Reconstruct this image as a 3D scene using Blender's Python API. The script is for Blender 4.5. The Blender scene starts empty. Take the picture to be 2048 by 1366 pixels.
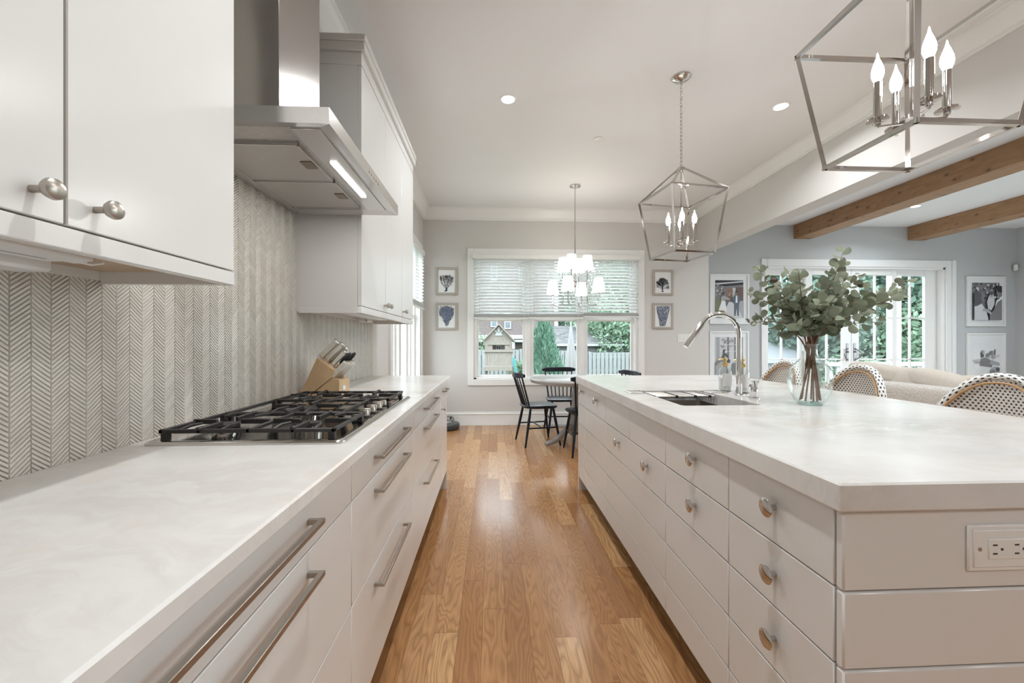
import bpy, bmesh, math, random
from mathutils import Vector, Matrix
random.seed(7)
SC = bpy.context.scene
COL = SC.collection
PI = math.pi

# ------------------------------------------------------------------ camera
F_PX = 805.0
YAW = math.atan(39.0 / F_PX)
cam_data = bpy.data.cameras.new('camera')
cam_data.sensor_width = 36.0
cam_data.lens = F_PX / 2048.0 * 36.0
cam_data.clip_start = 0.02
cam_data.clip_end = 300
cam = bpy.data.objects.new('camera', cam_data)
cam.location = (0, 0, 1.19)
cam.rotation_euler = (PI / 2, 0, -YAW)
COL.objects.link(cam)
SC.camera = cam

# ------------------------------------------------------------------ world: bright overcast sky
world = bpy.data.worlds.new('world')
SC.world = world
world.use_nodes = True
wn = world.node_tree
wn.nodes['Background'].inputs['Color'].default_value = (0.86, 0.95, 1.0, 1)
wn.nodes['Background'].inputs['Strength'].default_value = 5.2

# ------------------------------------------------------------------ view
SC.view_settings.view_transform = 'Standard'
SC.view_settings.look = 'None'
SC.view_settings.gamma = 1.0
SC.view_settings.use_curve_mapping = False
SC.view_settings.exposure = 0.47
SC.cycles.use_denoising = True
SC.cycles.max_bounces = 10
SC.cycles.diffuse_bounces = 5
SC.cycles.glossy_bounces = 4
SC.cycles.transparent_max_bounces = 16
SC.cycles.caustics_reflective = False
SC.cycles.caustics_refractive = False
SC.cycles.sample_clamp_indirect = 6.0
SC.cycles.use_light_tree = True
CAN_POWER = 11.5      # watts of each recessed downlight

# ------------------------------------------------------------------ mesh helper
class MB:
    """collects primitives as plain lists, then becomes one mesh object"""
    def __init__(s, M=None):
        s.v = []; s.f = []; s.mi = []; s.m = 0; s.M = M; s.uv = {}
    def add(s, verts, faces, uvs=None):
        b = len(s.v)
        if s.M is not None:
            verts = [tuple(s.M @ Vector(p)) for p in verts]
        s.v.extend(tuple(p) for p in verts)
        for k, f in enumerate(faces):
            if uvs: s.uv[len(s.f)] = uvs[k]
            s.f.append(tuple(b + i for i in f)); s.mi.append(s.m)
    def box(s, x0, x1, y0, y1, z0, z1, c=0.0):
        if x0 > x1: x0, x1 = x1, x0
        if y0 > y1: y0, y1 = y1, y0
        if z0 > z1: z0, z1 = z1, z0
        c = min(c, (x1-x0)*.45, (y1-y0)*.45, (z1-z0)*.45)
        if c <= 0:
            v = [(x, y, z) for x in (x0, x1) for y in (y0, y1) for z in (z0, z1)]
            s.add(v, [(0,1,3,2),(4,6,7,5),(0,4,5,1),(2,3,7,6),(0,2,6,4),(1,5,7,3)])
            return s
        X = (x0, x1); Y = (y0, y1); Z = (z0, z1)
        v = []; idx = {}
        for i in (0,1):
            for j in (0,1):
                for k in (0,1):
                    sx = c if i == 0 else -c; sy = c if j == 0 else -c; sz = c if k == 0 else -c
                    idx[i,j,k,0] = len(v); v.append((X[i], Y[j]+sy, Z[k]+sz))
                    idx[i,j,k,1] = len(v); v.append((X[i]+sx, Y[j], Z[k]+sz))
                    idx[i,j,k,2] = len(v); v.append((X[i]+sx, Y[j]+sy, Z[k]))
        f = []
        for i in (0,1): f.append((idx[i,0,0,0], idx[i,1,0,0], idx[i,1,1,0], idx[i,0,1,0]))
        for j in (0,1): f.append((idx[0,j,0,1], idx[1,j,0,1], idx[1,j,1,1], idx[0,j,1,1]))
        for k in (0,1): f.append((idx[0,0,k,2], idx[1,0,k,2], idx[1,1,k,2], idx[0,1,k,2]))
        for i in (0,1):
            for j in (0,1):
                f.append((idx[i,j,0,0], idx[i,j,1,0], idx[i,j,1,1], idx[i,j,0,1]))
        for i in (0,1):
            for k in (0,1):
                f.append((idx[i,0,k,0], idx[i,1,k,0], idx[i,1,k,2], idx[i,0,k,2]))
        for j in (0,1):
            for k in (0,1):
                f.append((idx[0,j,k,1], idx[1,j,k,1], idx[1,j,k,2], idx[0,j,k,2]))
        for key in [(i,j,k) for i in (0,1) for j in (0,1) for k in (0,1)]:
            f.append(tuple(idx[key+(a,)] for a in (0,1,2)))
        s.add(v, f); return s
    def tube(s, pts, r, n=8, closed=False, caps=True, up=None, squash=None):
        pts = [Vector(p) for p in pts]; N = len(pts)
        rs = r if isinstance(r, (list, tuple)) else [r]*N
        v = []; ref = None
        for i in range(N):
            if closed: t = pts[(i+1) % N] - pts[i-1]
            else: t = pts[min(i+1, N-1)] - pts[max(i-1, 0)]
            if t.length < 1e-9: t = Vector((0,0,1))
            t.normalize()
            if ref is None:
                ref = Vector(up) if up else (Vector((0,0,1)) if abs(t.z) < .9 else Vector((1,0,0)))
            a = ref - t*ref.dot(t)
            if a.length < 1e-6: a = t.orthogonal()
            a.normalize(); b = t.cross(a); ref = a
            sq = squash or (1, 1)
            off = PI/n if n == 4 else 0
            for k in range(n):
                an = 2*PI*k/n + off
                v.append(pts[i] + (a*math.cos(an)*sq[0] + b*math.sin(an)*sq[1])*rs[i])
        f = []
        for i in range(N if closed else N-1):
            j = (i+1) % N
            for k in range(n):
                l = (k+1) % n
                f.append((i*n+k, i*n+l, j*n+l, j*n+k))
        if not closed and caps:
            f.append(tuple(range(n-1, -1, -1))); f.append(tuple((N-1)*n + k for k in range(n)))
        s.add(v, f); return s
    def cyl(s, p0, p1, r0, r1=None, n=16):
        return s.tube([p0, p1], [r0, r0 if r1 is None else r1], n)
    def lathe(s, prof, c=(0,0,0), n=24, axis='z', cap=True):
        v = []; f = []
        for (r, z) in prof:
            for k in range(n):
                a = 2*PI*k/n
                x, y = r*math.cos(a), r*math.sin(a)
                if axis == 'z': p = (x, y, z)
                elif axis == 'x': p = (z, x, y)
                else: p = (y, z, x)
                v.append((c[0]+p[0], c[1]+p[1], c[2]+p[2]))
        P = len(prof)
        for i in range(P-1):
            for k in range(n):
                l = (k+1) % n
                f.append((i*n+k, i*n+l, (i+1)*n+l, (i+1)*n+k))
        if cap:
            f.append(tuple(range(n-1, -1, -1))); f.append(tuple((P-1)*n+k for k in range(n)))
        s.add(v, f); return s
    def ball(s, c, r, n=12, m=8):
        if not isinstance(r, (tuple, list)): r = (r, r, r)
        v = [(c[0], c[1], c[2]-r[2])]; f = []
        for i in range(1, m):
            t = -PI/2 + PI*i/m
            for k in range(n):
                a = 2*PI*k/n
                v.append((c[0]+r[0]*math.cos(t)*math.cos(a), c[1]+r[1]*math.cos(t)*math.sin(a), c[2]+r[2]*math.sin(t)))
        v.append((c[0], c[1], c[2]+r[2])); top = len(v)-1
        for k in range(n):
            l = (k+1) % n
            f.append((0, 1+l, 1+k)); f.append((top, 1+(m-2)*n+k, 1+(m-2)*n+l))
            for i in range(m-2):
                f.append((1+i*n+k, 1+i*n+l, 1+(i+1)*n+l, 1+(i+1)*n+k))
        s.add(v, f); return s
    def pillow(s, c, half, e=.35, n=24, m=14):
        """rounded (superellipsoid) block"""
        def sp(w, q): return math.copysign(abs(w)**q, w)
        v = []; f = []
        for i in range(m+1):
            t = -PI/2 + PI*i/m
            for k in range(n):
                a = 2*PI*k/n
                ct = sp(math.cos(t), e)
                v.append((c[0]+half[0]*ct*sp(math.cos(a), e), c[1]+half[1]*ct*sp(math.sin(a), e), c[2]+half[2]*sp(math.sin(t), e)))
        for i in range(m):
            for k in range(n):
                l = (k+1) % n
                f.append((i*n+k, i*n+l, (i+1)*n+l, (i+1)*n+k))
        s.add(v, f); return s
    def prism(s, poly, axis, d0, d1):
        """poly in the two other axes (x->(y,z), y->(x,z), z->(x,y)), extruded along axis"""
        def P(a, b, d):
            return {'x': (d, a, b), 'y': (a, d, b), 'z': (a, b, d)}[axis]
        n = len(poly)
        v = [P(a, b, d0) for a, b in poly] + [P(a, b, d1) for a, b in poly]
        f = [tuple(range(n-1, -1, -1)), tuple(range(n, 2*n))]
        for i in range(n):
            j = (i+1) % n
            f.append((i, j, n+j, n+i))
        s.add(v, f); return s
    def quad(s, *p):
        s.add(p, [tuple(range(len(p)))]); return s
    def obj(s, name, mats, parent=None, smooth=True, angle=38, fix=True):
        me = bpy.data.meshes.new(name)
        me.from_pydata(s.v, [], s.f)
        if not isinstance(mats, (list, tuple)): mats = [mats]
        for m in mats: me.materials.append(m)
        me.polygons.foreach_set('material_index', s.mi)
        if s.uv:
            ul = me.uv_layers.new(name='UVMap')
            for p in me.polygons:
                if p.index in s.uv:
                    for li, c in zip(p.loop_indices, s.uv[p.index]): ul.data[li].uv = c
        if fix:
            bm = bmesh.new(); bm.from_mesh(me)
            bmesh.ops.recalc_face_normals(bm, faces=bm.faces); bm.to_mesh(me); bm.free()
        me.polygons.foreach_set('use_smooth', [smooth]*len(me.polygons))
        if smooth: me.set_sharp_from_angle(angle=math.radians(angle))
        me.update()
        o = bpy.data.objects.new(name, me); COL.objects.link(o)
        if parent is not None:
            o.parent = parent
            if parent.get('_w'): o.matrix_parent_inverse = Matrix.Translation(-Vector(parent.location))
        return o

def thing(name, label, cat, loc=(0,0,0), rz=0.0, group=None, world=True, kind=None):
    """Empty at the base of a thing. world=True: its parts are modelled in world coordinates."""
    o = bpy.data.objects.new(name, None); COL.objects.link(o)
    o.empty_display_size = .05
    o.location = loc; o.rotation_euler = (0, 0, rz)
    o['label'] = label; o['category'] = cat
    if world: o['_w'] = 1
    if group: o['group'] = group
    if kind: o['kind'] = kind
    return o
def tag(o, label, cat, group=None, kind=None):
    o['label'] = label; o['category'] = cat
    if group: o['group'] = group
    if kind: o['kind'] = kind
    return o
def copy_tree(src, loc=None, rz=None, label=None, parent=None, scale=None):
    c = src.copy(); COL.objects.link(c)
    if parent is not None: c.parent = parent
    for ch in list(src.children): copy_tree(ch, parent=c)
    if loc is not None: c.location = loc
    if rz is not None: c.rotation_euler = (0, 0, rz)
    if label: c['label'] = label
    if scale: c.scale = scale
    return c

# ------------------------------------------------------------------ material helpers
class NT:
    def __init__(s, name):
        s.mat = bpy.data.materials.new(name); s.mat.use_nodes = True
        s.t = s.mat.node_tree; s.b = s.t.nodes['Principled BSDF']; s.out = s.t.nodes['Material Output']
    def n(s, typ, ins=None, **kw):
        nd = s.t.nodes.new(typ)
        for k, v in kw.items(): setattr(nd, k, v)
        for k, v in (ins or {}).items(): s.set(nd, k, v)
        return nd
    def set(s, nd, k, v):
        inp = nd.inputs[k]
        if isinstance(v, bpy.types.NodeSocket): s.t.links.new(v, inp)
        else: inp.default_value = v
    def math(s, op, a, b=0.0, c=None):
        nd = s.t.nodes.new('ShaderNodeMath'); nd.operation = op
        s.set(nd, 0, a); s.set(nd, 1, b)
        if c is not None: s.set(nd, 2, c)
        return nd.outputs[0]
    def coord(s, kind='Object'):
        return s.n('ShaderNodeTexCoord').outputs[kind]
    def xyz(s, vec):
        nd = s.n('ShaderNodeSeparateXYZ', {0: vec}); return nd.outputs[0], nd.outputs[1], nd.outputs[2]
    def comb(s, x, y, z):
        return s.n('ShaderNodeCombineXYZ', {0: x, 1: y, 2: z}).outputs[0]
    def map(s, vec, scale=(1,1,1), loc=(0,0,0), rot=(0,0,0)):
        return s.n('ShaderNodeMapping', {'Vector': vec, 'Scale': scale, 'Location': loc, 'Rotation': rot}).outputs[0]
    def noise(s, vec, scale, detail=3, rough=.55, dist=0.0, out=0):
        return s.n('ShaderNodeTexNoise', {'Vector': vec, 'Scale': scale, 'Detail': detail, 'Roughness': rough, 'Distortion': dist}).outputs[out]
    def ramp(s, fac, stops):
        nd = s.n('ShaderNodeValToRGB', {0: fac}); cr = nd.color_ramp
        while len(cr.elements) < len(stops): cr.elements.new(.5)
        for e, (p, c) in zip(cr.elements, stops):
            e.position = p; e.color = (c, c, c, 1) if isinstance(c, (int, float)) else tuple(c)+(1,)
        return nd.outputs[0]
    def mix(s, fac, a, b, blend='MIX'):
        nd = s.n('ShaderNodeMix', data_type='RGBA', blend_type=blend)
        s.set(nd, 0, fac)
        for k, v in ((6, a), (7, b)):
            s.set(nd, k, v if isinstance(v, bpy.types.NodeSocket) else tuple(v)+(1,))
        return nd.outputs[2]
    def bump(s, h, strength=.3, dist=.01):
        s.set(s.b, 'Normal', s.n('ShaderNodeBump', {'Height': h, 'Strength': strength, 'Distance': dist}).outputs[0])
    def p(s, **kw):
        names = dict(color='Base Color', rough='Roughness', metal='Metallic', spec='Specular IOR Level', emit='Emission Color', estr='Emission Strength',
                     trans='Transmission Weight', ior='IOR', aniso='Anisotropic', coat='Coat Weight', crough='Coat Roughness', sss='Subsurface Weight')
        for k, v in kw.items():
            if isinstance(v, tuple) and len(v) == 3: v = v + (1,)
            s.set(s.b, names[k], v)
        return s

def paint(name, col, rough=.4, var=.03, nscale=6.0, bump=0.0, spec=.5, metal=0.0):
    t = NT(name); co = t.coord()
    nz = t.noise(co, nscale, 3)
    d = tuple(max(0, c*(1-var*2)) for c in col); l = tuple(min(1, c*(1+var)) for c in col)
    t.p(color=t.mix(nz, d, l), rough=rough, spec=spec, metal=metal)
    if bump: t.bump(t.noise(co, nscale*40, 2), bump, .002)
    return t.mat
def metal(name, col, rough=.2, stretch=None, bump=.05):
    t = NT(name); co = t.coord()
    sc = stretch or (1, 1, 1)
    nz = t.noise(t.map(co, sc), 40, 2)
    t.p(color=t.mix(nz, tuple(c*.93 for c in col), col), metal=1.0, rough=t.math('MULTIPLY_ADD', nz, rough*.4, rough*.8))
    return t.mat
def emit(name, col, strength):
    t = NT(name)
    lw = t.n('ShaderNodeLayerWeight', {'Blend': .3}).outputs['Facing']
    t.p(color=(.9,.9,.9), emit=t.mix(t.noise(t.coord(), 3), col, tuple(min(1, c*1.02) for c in col)), estr=strength, rough=.4)
    return t.mat
# ------------------------------------------------------------------ materials
M = {}
M['wall_beige'] = paint('wall_beige', (.635, .62, .60), .6, .015, 2.0)
M['wall_grey'] = paint('wall_grey', (.53, .54, .545), .6, .015, 2.0)
M['ceiling'] = paint('ceiling_white', (.825, .825, .825), .7, .01, 2.0)
M['trim'] = paint('trim_white', (.82, .82, .81), .3, .01, 3.0)
M['cabinet'] = paint('cabinet_offwhite', (.725, .72, .707), .21, .008, 3.0, spec=.45)
M['cabinet_in'] = paint('cabinet_gap', (.30, .28, .26), .6, .02)
M['raw_wood'] = paint('cabinet_underside_birch', (.52, .38, .26), .5, .08, 12)
M['kick'] = paint('toe_kick', (.45, .43, .41), .5, .03)
M['white_plastic'] = paint('white_plastic', (.80, .80, .79), .3, .01)
M['grey_plastic'] = paint('grey_plastic', (.35, .36, .37), .4, .02)
M['dark_slot'] = paint('slot_dark', (.05, .05, .05), .5, .02)
M['nickel'] = metal('polished_nickel', (.62, .595, .57), .06)
M['satin'] = metal('satin_nickel', (.48, .44, .395), .32)
M['chrome'] = metal('chrome', (.86, .86, .87), .05)
M['tray'] = metal('polished_steel_tray', (.66, .64, .62), .13, (1, 30, 30))
M['pewter'] = metal('pewter', (.22, .22, .23), .32)
M['rug'] = paint('added_rug_pale', (.55, .57, .585), .95, .05, 30, .3, .1)
M['bronze'] = metal('bronze_latch', (.30, .24, .18), .35)
M['brass'] = metal('brass', (.75, .55, .25), .25)
M['steel'] = metal('brushed_steel', (.64, .62, .60), .24, (1, 30, 30))
M['steel_v'] = metal('brushed_steel_vertical', (.50, .475, .455), .17, (30, 30, .6))
M['steel_dark'] = metal('brushed_steel_rim', (.50, .48, .46), .28, (1, 30, 30))
M['sink_steel'] = metal('sink_steel', (.50, .46, .42), .33, (30, 1, 30))
M['iron'] = paint('cast_iron', (.022, .02, .019), .42, .1, 60, .15)
M['black_wood'] = paint('black_lacquer', (.008, .010, .017), .34, .1, 8, spec=.3)
M['black_plastic'] = paint('black_plastic', (.015, .015, .016), .35, .05)
M['vac_grey'] = paint('vacuum_charcoal', (.06, .065, .07), .3, .05)
M['table_grey'] = paint('weathered_grey_wood', (.36, .345, .33), .3, .12, 14)
M['bottle_label'] = paint('bottle_label', (.80, .79, .77), .5, .01)
M['label_ink'] = paint('label_ink', (.30, .30, .30), .5, .02)
M['blade_white'] = paint('handle_ivory', (.72, .68, .60), .35, .03)
M['gold_capsule'] = paint('seed_pod', (.06, .03, .02), .4, .1)

def marble(name):
    t = NT(name); co = t.coord()
    w = t.noise(co, 1.6, 4, .6)
    v = t.n('ShaderNodeVectorMath', {0: co, 1: t.n('ShaderNodeVectorMath', {0: t.noise(co, 2.2, 4, .6, out=1), 'Scale': .55}, operation='SCALE').outputs[0]}, operation='ADD').outputs[0]
    cloud = t.noise(t.map(v, (1.0, 2.6, 1.0), rot=(0, 0, .5)), 2.6, 6, .6)
    vein = t.noise(t.map(v, (1.0, 4.2, 1.0), rot=(0, 0, .55)), 3.0, 7, .65)
    vd = t.math('SUBTRACT', 1.0, t.math('MULTIPLY', t.math('ABSOLUTE', t.math('SUBTRACT', vein, .5)), 9.0))
    vd = t.math('MAXIMUM', vd, 0.0)
    msk = t.ramp(t.noise(co, 1.7, 3), [(.42, 0.0), (.68, 1.0)])
    c = t.mix(t.ramp(cloud, [(.35, 0.0), (.75, 1.0)]), (.75, .744, .728), (.655, .648, .632))
    c = t.mix(t.math('MULTIPLY', t.math('MULTIPLY', vd, msk), .60), c, (.52, .46, .39))
    c = t.mix(t.math('MULTIPLY', t.ramp(t.noise(v, 4.0, 5, .6), [(.56, 0.0), (.74, 1.0)]), .34), c, (.66, .54, .42))
    t.p(color=c, rough=.22, spec=.42)
    return t.mat
M['marble'] = marble('marble')

def oak_floor():
    t = NT('oak_plank_floor'); co = t.coord(); x, y, z = t.xyz(co)
    W = .0975
    row = t.math('FLOOR', t.math('DIVIDE', t.math('ADD', x, 20.03), W))
    r1 = t.n('ShaderNodeTexWhiteNoise', {'Vector': t.comb(row, 3.1, 0.0)}).outputs[0]
    L = t.math('MULTIPLY_ADD', r1, .55, .75)
    yy = t.math('ADD', t.math('MULTIPLY', r1, 7.3), t.math('ADD', y, 30.0))
    q = t.math('DIVIDE', yy, L)
    pk = t.math('FLOOR', q)
    wn_ = t.n('ShaderNodeTexWhiteNoise', {'Vector': t.comb(row, pk, 1.7)})
    rv, rc = wn_.outputs[0], wn_.outputs[1]
    rx, ry, rz_ = t.xyz(rc)
    fx = t.math('FRACT', t.math('DIVIDE', t.math('ADD', x, 20.03), W))
    fy = t.math('FRACT', q)
    # grain
    lx = t.math('SUBTRACT', fx, .5)
    px = t.math('ADD', t.math('MULTIPLY', lx, W), t.math('MULTIPLY', ry, 9.0))
    pv = t.comb(px, t.math('ADD', y, t.math('MULTIPLY', rx, 31.0)), t.math('MULTIPLY', rz_, 5.0))
    warp = t.noise(t.map(pv, (9.0, 1.6, 1.0)), 1.0, 2, .5)
    ringc = t.math('ADD', t.math('MULTIPLY', warp, t.math('MULTIPLY_ADD', rz_, 14.0, 10.0)), t.math('MULTIPLY', px, 22.0))
    wob = t.noise(t.map(pv, (30.0, 6.0, 1.0)), 1.0, 2, .6)
    ring = t.math('FRACT', t.math('ADD', ringc, t.math('MULTIPLY', wob, .5)))
    ringd = t.ramp(ring, [(0.0, .9), (.18, .45), (.5, 0.0), (.80, .35), (1.0, .9)])
    pore = t.noise(t.map(pv, (240.0, 7.0, 1.0)), 1.0, 3, .65)
    base = t.ramp(rv, [(0.0, (.36, .170, .068)), (.3, (.45, .228, .094)), (.6, (.51, .27, .116)), (.85, (.58, .33, .15)), (1.0, (.66, .405, .20))])
    c = t.mix(t.math('MULTIPLY', ringd, .58), base, (.18, .080, .032))
    c = t.mix(t.math('MULTIPLY', t.ramp(pore, [(.40, 1.0), (.54, 0.0)]), .30), c, (.24, .12, .055))
    gap = t.math('MAXIMUM', t.math('GREATER_THAN', t.math('ABSOLUTE', lx), .491), t.math('LESS_THAN', t.math('MULTIPLY', fy, L), .0022))
    c = t.mix(t.math('MULTIPLY', gap, .6), c, (.08, .035, .015))
    t.p(color=c, rough=t.math('MULTIPLY_ADD', pore, .10, .15), spec=.5)
    t.bump(t.math('SUBTRACT', t.math('MULTIPLY', pore, .25), gap), .12, .0015)
    return t.mat
M['floor'] = oak_floor()

def tile_mat():
    t = NT('glazed_relief_tile'); co = t.coord()
    rn = t.n('ShaderNodeNewGeometry').outputs['Random Per Island']
    c = t.mix(rn, (.70, .665, .615), (.61, .575, .525))
    t.p(color=t.mix(t.math('MULTIPLY', t.noise(co, 9.0), .3), c, (.64, .605, .555)), rough=.13, spec=.6)
    return t.mat
M['tile'] = tile_mat()
M['tile_bed'] = paint('tile_groove', (.48, .445, .40), .5, .04, 20)

def wood(name, light, dark, scale=(1, 14, 14), rings=9.0, rough=.5, knots=False, axis=1):
    t = NT(name); co = t.coord()
    g = t.noise(t.map(co, scale), rings, 5, .6, .5)
    fine = t.noise(t.map(co, tuple(c*5 for c in scale)), rings*1.2, 3, .6)
    c = t.mix(t.ramp(g, [(.3, 0.0), (.7, 1.0)]), light, dark)
    c = t.mix(t.math('MULTIPLY', fine, .35), c, tuple(d*.7 for d in dark))
    if knots:
        vd = t.n('ShaderNodeTexVoronoi', {'Vector': t.map(co, knots), 'Scale': 1.0, 'Randomness': 1.0}).outputs['Distance']
        k = t.ramp(vd, [(.10, 1.0), (.19, 0.0)])
        c = t.mix(k, c, tuple(d*.18 for d in dark))
        halo = t.ramp(vd, [(.16, .55), (.36, 0.0)])
        c = t.mix(halo, c, tuple(d*.75 for d in dark))
    t.p(color=c, rough=rough)
    t.bump(fine, .08, .002)
    return t.mat
M['cedar'] = wood('cedar_beam', (.43, .255, .135), (.30, .165, .082), (9, 1.2, 9), 4.0, .55, (7.5, 7.5, 13.0))
M['block_wood'] = wood('beech_block', (.72, .52, .31), (.62, .42, .23), (6, 12, 2), 5.0, .45)
M['cane'] = wood('rattan_cane', (.56, .36, .19), (.42, .24, .11), (10, 10, 10), 5.0, .35)
M['branch'] = wood('branch_bark', (.22, .115, .06), (.13, .06, .03), (60, 60, 12), 3.0, .6)
M['fence_wood'] = wood('weathered_fence', (.33, .345, .35), (.22, .235, .24), (10, 10, 1.0), 5.0, .8)
M['play_wood'] = wood('playhouse_cedar', (.29, .265, .235), (.21, .185, .16), (8, 8, 1.5), 5.0, .8)

def weave():
    """white plastic strands with dark flecks in staggered rows (u, v in metres)"""
    t = NT('woven_bistro_strand'); uv = t.coord('UV'); u, v, _ = t.xyz(uv)
    pu, pv = .0195, .0135
    rv = t.math('DIVIDE', v, pv); row = t.math('FLOOR', rv)
    off = t.math('MULTIPLY', t.math('MODULO', t.math('ADD', row, 4000.0), 2.0), .5)
    fu = t.math('FRACT', t.math('ADD', t.math('DIVIDE', u, pu), off))
    fv = t.math('FRACT', rv)
    dark = t.math('MULTIPLY', t.math('LESS_THAN', t.math('ABSOLUTE', t.math('SUBTRACT', fu, .5)), .21), t.math('LESS_THAN', t.math('ABSOLUTE', t.math('SUBTRACT', fv, .5)), .27))
    c = t.mix(dark, (.86, .86, .84), (.022, .024, .032))
    hgt = t.math('ADD', t.math('PINGPONG', fv, .5), t.math('PINGPONG', fu, .5))
    seam = t.math('LESS_THAN', t.math('PINGPONG', fv, .5), .06)
    c = t.mix(t.math('MULTIPLY', seam, .15), c, (.45, .43, .40))
    t.p(color=c, rough=.38)
    t.bump(hgt, .18, .003)
    return t.mat
M['weave'] = weave()

def boucle():
    t = NT('boucle_fabric'); co = t.coord()
    v = t.n('ShaderNodeTexVoronoi', {'Vector': co, 'Scale': 75.0}).outputs['Distance']
    t.p(color=t.mix(v, (.66, .63, .59), (.52, .49, .455)), rough=.95, spec=.1)
    t.bump(v, .7, .008); return t.mat
M['boucle'] = boucle()
M['throw'] = paint('throw_linen', (.62, .565, .50), .9, .05, 30, .4, .1)

def glass(name, tint=(1, 1, 1), refl=.9, rim=.0):
    """see-through pane: transparent with a Fresnel-weighted mirror layer"""
    t = NT(name); t.t.nodes.remove(t.b)
    tr = t.n('ShaderNodeBsdfTransparent', {'Color': tint+(1,)}).outputs[0]
    gl = t.n('ShaderNodeBsdfGlossy', {'Color': (.95, .97, .97, 1), 'Roughness': .02}).outputs[0]
    lw = t.n('ShaderNodeLayerWeight', {'Blend': .5}).outputs['Facing']
    fac = t.math('MULTIPLY', t.math('ADD', t.math('POWER', lw, 4.0), .045), refl)
    if rim:
        nz = t.noise(t.coord(), 14.0, 2)
        fac = t.math('MINIMUM', t.math('ADD', fac, t.math('MULTIPLY', nz, rim)), 1.0)
        tr = t.n('ShaderNodeBsdfTransparent', {'Color': t.mix(t.math('POWER', lw, 4.0), tint, (.78, .86, .85))}).outputs[0]
    m = t.n('ShaderNodeMixShader', {0: fac, 1: tr, 2: gl}).outputs[0]
    t.t.links.new(m, t.out.inputs[0]); return t.mat
M['pane'] = glass('window_glass', (.97, .985, .98), .3)
M['vase_glass'] = glass('vase_glass', (.985, .995, .99), .9, .03)
M['bottle_glass'] = glass('bottle_glass', (.93, .95, .94), .9, .05)

def translucent(name, col, tr=.35):
    t = NT(name); co = t.coord()
    c = t.mix(t.noise(co, 20), tuple(k*.97 for k in col), col)
    d = t.n('ShaderNodeBsdfDiffuse', {'Color': c}).outputs[0]
    l = t.n('ShaderNodeBsdfTranslucent', {'Color': c}).outputs[0]
    t.t.nodes.remove(t.b)
    t.t.links.new(t.n('ShaderNodeMixShader', {0: tr, 1: d, 2: l}).outputs[0], t.out.inputs[0]); return t.mat
M['slat'] = translucent('blind_slat', (.86, .87, .87), .45)
M['umbrella'] = translucent('umbrella_canvas', (.36, .36, .36), .2)

def leafmat(name, a, b, tr=.3, rough=.55):
    t = NT(name); co = t.coord()
    rnd = t.n('ShaderNodeNewGeometry').outputs['Random Per Island']
    c = t.mix(rnd, a, b)
    c = t.mix(t.math('MULTIPLY', t.noise(co, 9.0), .4), c, tuple(k*.55 for k in a))
    t.p(color=c, rough=rough, spec=.3)
    l = t.n('ShaderNodeBsdfTranslucent', {'Color': c}).outputs[0]
    t.t.links.new(t.n('ShaderNodeMixShader', {0: tr, 1: t.b.outputs[0], 2: l}).outputs[0], t.out.inputs[0])
    return t.mat
M['euc'] = leafmat('eucalyptus_leaf', (.10, .12, .065), (.40, .445, .335), .15, .6)
M['leaf_dark'] = leafmat('tree_leaf_dark', (.085, .15, .115), (.25, .35, .29), .35)
M['leaf_mid'] = leafmat('tree_leaf_mid', (.15, .25, .165), (.34, .46, .34), .35)
M['leaf_blue'] = leafmat('conifer_leaf', (.095, .21, .145), (.25, .40, .31), .3)

def brick(name, c1, c2, mortar, scale=4.0):
    t = NT(name); co = t.coord(); x, y, z = t.xyz(co)
    b = t.n('ShaderNodeTexBrick', {'Vector': t.comb(t.math('ADD', x, y), z, 0.0), 'Color1': c1+(1,), 'Color2': c2+(1,), 'Mortar': mortar+(1,), 'Scale': scale, 'Mortar Size': .02}).outputs[0]
    t.p(color=b, rough=.85); return t.mat
M['brick'] = brick('brick_wall', (.115, .09, .087), (.15, .12, .115), (.21, .2, .195))
def shingle(name, a, b):
    t = NT(name); co = t.coord(); x, y, z = t.xyz(co)
    r = t.math('DIVIDE', z, .085)
    bb = t.n('ShaderNodeTexWhiteNoise', {'Vector': t.comb(t.math('FLOOR', t.math('DIVIDE', t.math('ADD', x, t.math('MULTIPLY', t.math('FLOOR', r), .37)), .3)), t.math('FLOOR', r), 0.0)}).outputs[0]
    c = t.mix(bb, a, b)
    c = t.mix(t.math('LESS_THAN', t.math('FRACT', r), .14), c, tuple(k*.45 for k in a))
    t.p(color=c, rough=.9); return t.mat
M['shingle'] = shingle('roof_shingle', (.075, .078, .08), (.135, .138, .14))
M['shed_roof'] = paint('pale_shed_roof', (.17, .185, .20), .7, .03, 3)
M['siding'] = paint('grey_siding', (.17, .18, .185), .8, .05, 3)
M['white_out'] = paint('white_exterior_paint', (.36, .37, .38), .6, .02)
M['grass'] = paint('lawn_grass', (.06, .11, .045), .9, .25, 5)
M['deck'] = paint('deck_boards', (.17, .165, .155), .8, .08, 4)
M['turq'] = paint('turquoise_plastic', (.09, .32, .35), .5, .04)
M['dark_glass'] = paint('house_window_glass', (.12, .15, .17), .1, .05)

M['lens'] = emit('downlight_lens', (1.0, .95, .88), 12.0)
M['bulb'] = emit('candle_bulb', (1.0, .98, .95), 110.0)
M['shade'] = emit('lit_linen_shade', (1.0, .95, .89), 1.15)
M['led'] = emit('led_strip', (.95, .97, 1.0), 20.0)

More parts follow.
